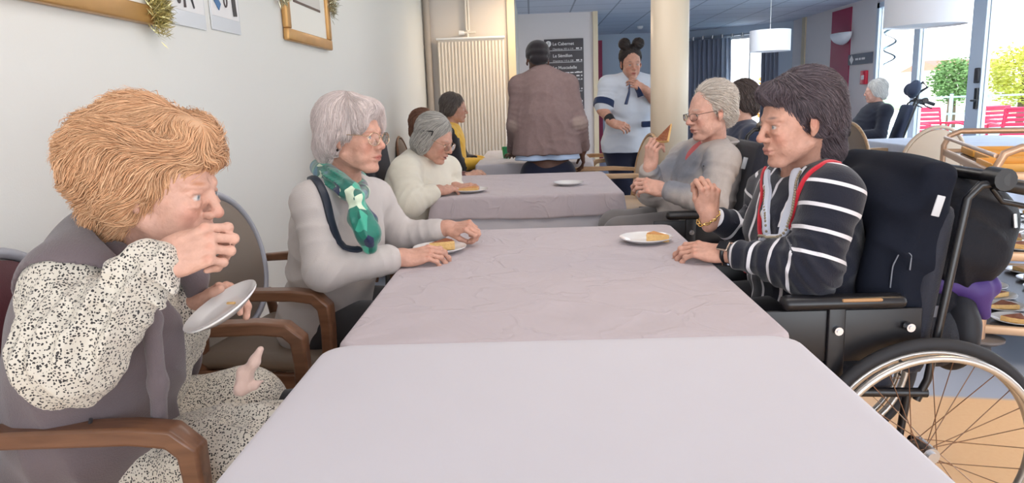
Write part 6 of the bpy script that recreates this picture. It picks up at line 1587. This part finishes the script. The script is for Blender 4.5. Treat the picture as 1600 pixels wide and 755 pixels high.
# --- standing man in a beanie, from behind
def man_beanie():
    P = Person('person in black beanie and taupe jacket standing with back turned at rear table', (.1, 5.33, 0), W(840, 95, 5.50), (-.10, .95, -.25), (0, .25, 1), 1.0, srgb(92, 62, 50), .006, brow=(.02, .02, .02))
    nb = W(846, 117, 5.44); pel = W(856, 262, 5.28); shL = W(812, 136, 5.44); shR = W(886, 134, 5.42)
    elL, wrL = W(808, 196, 5.36), W(803, 240, 5.60); elR, wrR = W(902, 192, 5.34), W(911, 234, 5.46)
    P.arm(shR, elR, wrR); P.arm(shL, elL, wrL)
    P.hand(wrL, V3(-.25, .9, -.12), (0, .15, .95), -1, 1.05, curl=((.1, .2, .2),) * 4, thumb=(.4, .2, .2, .2), nails=False); P.hand(wrR, V3(.05, .25, -.95), (.95, -.1, .1), 1, 1.05, curl=((.3, .5, .3),) * 4, thumb=(.2, .4, .3, .2), nails=False)
    P.body(pel, nb, shL, shR)
    def ex(B):
        B.cap(lerp(pel, nb, .5) + V3(-.07, 0, 0), pel + V3(-.10, 0, -.02), .15, .165, k=.05); B.cap(lerp(pel, nb, .5) + V3(.07, 0, 0), pel + V3(.10, 0, -.02), .15, .165, k=.05); hz = W(855, 241, 5.28)[2]
        B.box((pel[0], pel[1], hz - .2), (.33, .4, .2), .002, k=.008, op=-1)
        for sgn in (-1, 1): B.fold.append((lerp(pel, nb, .45) + V3(sgn * .12, -.15, 0), (1, 0, sgn * .15), .22, .008, .09, 30 + sgn))
    jm = attr_mat('taupe_fleece_jacket', .9, .25, 200, var=.06); c1 = srgb(128, 108, 106)
    garment(P, 'jacket', jm, .0065, lerp(pel, nb, .12), nb, shL, shR, [(shR, elR, wrR), (shL, elL, wrL)], g=.034, belly=1.22, chest=1.05, amp=.007, r=(.076, .074, .056), wr_back=.03, extra=ex, base=c1,
            paint=[(elL, V3(.09, .12, .07), np.eye(3), np.array(srgb(178, 160, 150)), .5, .8), (elR, V3(.09, .12, .07), np.eye(3), np.array(srgb(178, 160, 150)), .5, .8)])
    B = Blob(.006); B.ell(W(843, 113, 5.42), (.085, .075, .035), k=.02); B.build('collar', fabric('taupe_collar', srgb(132, 112, 110)), P.t)
    B = Blob(.007); B.cap(pel + V3(-.09, 0, .02), pel + V3(-.10, 0, -.05), .155, .158, k=.03); B.cap(pel + V3(.09, 0, .02), pel + V3(.10, 0, -.05), .155, .158, k=.03); hz = W(855, 249, 5.28)[2]
    B.box((pel[0], pel[1], hz - .2), (.4, .4, .2), .002, k=.01, op=-1); B.noise = [(20, .005, 3)]; B.build('shirt_tail', fabric('pale_blue_shirt', srgb(176, 196, 226)), P.t)
    P.legs(pel + V3(0, 0, -.05), [pel + V3(-.09, 0, -.05), pel + V3(.09, 0, -.05)], [V3(pel[0] - .11, 5.32, .48), V3(pel[0] + .11, 5.30, .48)], [V3(pel[0] - .12, 5.28, .09), V3(pel[0] + .12, 5.28, .09)], M_TRK, r=(.115, .085, .06), vox=.01)
    for s_ in (-1, 1): P.shoe(V3(pel[0] + s_ * .12, 5.28, .07), V3(pel[0] + s_ * .13, 5.45, .04), M_SHO)
    B = Blob(.005); B.at(P.O, P.R, P.S); B.ell((-.015, 0, .065), (.104, .088, .080), k=.02); B.ell((-.03, 0, .03), (.102, .088, .045), k=.02); B.ell((-.09, 0, -.02), (.04, .07, .04), k=.02); B.home(); B.noise = [(60, .0015, 3)]
    B.build('beanie', fabric('black_knit', srgb(34, 30, 34), .4, 200), P.t)
man_beanie()

# --- caregiver facing us beside the column
def caregiver():
    Y = 6.05
    P = Person('standing person in pale blue tunic with navy trim and two hair buns', (.95, 6.15, 0), W(986, 99, Y), (.12, -.97, -.18), (0, -.1, 1), 1.02, SK2, .006, brow=(.03, .02, .02), lips=srgb(170, 80, 80))
    nb = W(988, 124, 6.12); pel = W(982, 222, 6.18); shR = W(951, 134, 6.10); shL = W(1020, 134, 6.14)
    elR, wrR = W(942, 172, 6.02), W(957, 192, 5.90); elL, wrL = W(1030, 168, 6.02), W(1008, 140, 5.90)
    P.arm(shR, elR, wrR, (.055, .046, .032)); P.arm(shL, elL, wrL, (.055, .046, .032))
    P.hand(wrR, V3(.75, -.4, -.25), (-.2, -.75, .6), 1, 1.0, curl=((.6, .8, .4),) * 4, thumb=(.3, .4, .3, .3)); P.hand(wrL, V3(-.75, -.1, .45), (.3, -.85, .35), -1, 1.0, curl=((.5, .7, .4),) * 4, thumb=(.3, .4, .3, .3))
    P.body(pel, nb, shL, shR)
    tm = fabric('tunic_pale_blue', srgb(206, 214, 226), .15, 200); nv = fabric('navy_trim', srgb(40, 56, 92))
    sl = [(shR, lerp(shR, elR, .75), lerp(shR, elR, .80)), (shL, lerp(shL, elL, .75), lerp(shL, elL, .80))]
    def ex(B):
        B.cap(lerp(pel, nb, .3), pel + V3(0, 0, -.10), .17, .215, k=.06); hz = W(985, 238, 6.1)[2]; B.box((pel[0], pel[1], hz - .2), (.4, .4, .2), .002, k=.008, op=-1)
        B.fold.append((lerp(pel, nb, .35) + V3(0, -.2, 0), (0, 0, 1), .25, .010, .10, 33))
    garment(P, 'tunic', tm, .0065, pel, nb, shL, shR, sl, g=.034, belly=1.12, bust=1.2, amp=.006, r=(.076, .076, .076), wr_back=.0, extra=ex)
    for sh, el in ((shR, elR), (shL, elL)):
        c = lerp(sh, el, .78); Rw = frame(unit(el - sh), (0, -1, 0)); b = MB(); b.tube([c + unit(el - sh) * k for k in (-.030, -.01, .022)], [.090, .091, .088], 20); b.build('sleeve_band', nv, P.t, world=True)
    b = MB(); b.tube([W(984, 128, 5.93), W(983, 145, 5.86), W(978, 163, 5.87)], [.020, .038, .046], 8, flat=.2); b.tube([W(990, 130, 5.93), W(998, 143, 5.87), W(1001, 151, 5.87)], [.016, .03, .034], 8, flat=.2); b.build('neck_tie', nv, P.t, world=True)
    B = Blob(.006); B.box(W(1012, 194, 5.93), (.05, .03, .024), .01, k=.01); B.build('pocket_trim', nv, P.t)
    b = MB(); ax = unit(wrR - elR); b.tube([wrR - ax * .07, wrR - ax * .01], [.042, .036], 16); b.build('wrist_brace', M_BLACK, P.t, world=True)
    P.legs(pel + V3(0, 0, -.06), [pel + V3(-.1, 0, -.06), pel + V3(.1, 0, -.06)], [V3(.77, 6.18, .48), V3(1.0, 6.18, .48)], [V3(.77, 6.2, .09), V3(1.0, 6.2, .09)], M_TRK, r=(.12, .09, .065), vox=.01)
    for x in (.77, 1.0): P.shoe(V3(x, 6.2, .07), V3(x, 6.04, .04), M_SHO)
    B = shell(P, [((-.036, 0, .050), (.100, .088, .092)), ((-.07, 0, -.02), (.045, .07, .06)), ((-.01, .055, .150), (.046, .046, .044), 1, .01), ((-.01, -.055, .150), (.046, .046, .044), 1, .01), ((.115, 0, -.020), (.066, .072, .098), -1, .02)], .006, [(30, .002, 4)])
    hair_shell('hair', B, P.t, srgb(70, 62, 60), 3000, hair_flow(P, (.04, 0, .13), .8, -.5), off=.003, length=.05, thick=.0013, col2=srgb(40, 34, 34), seed=31)
caregiver()
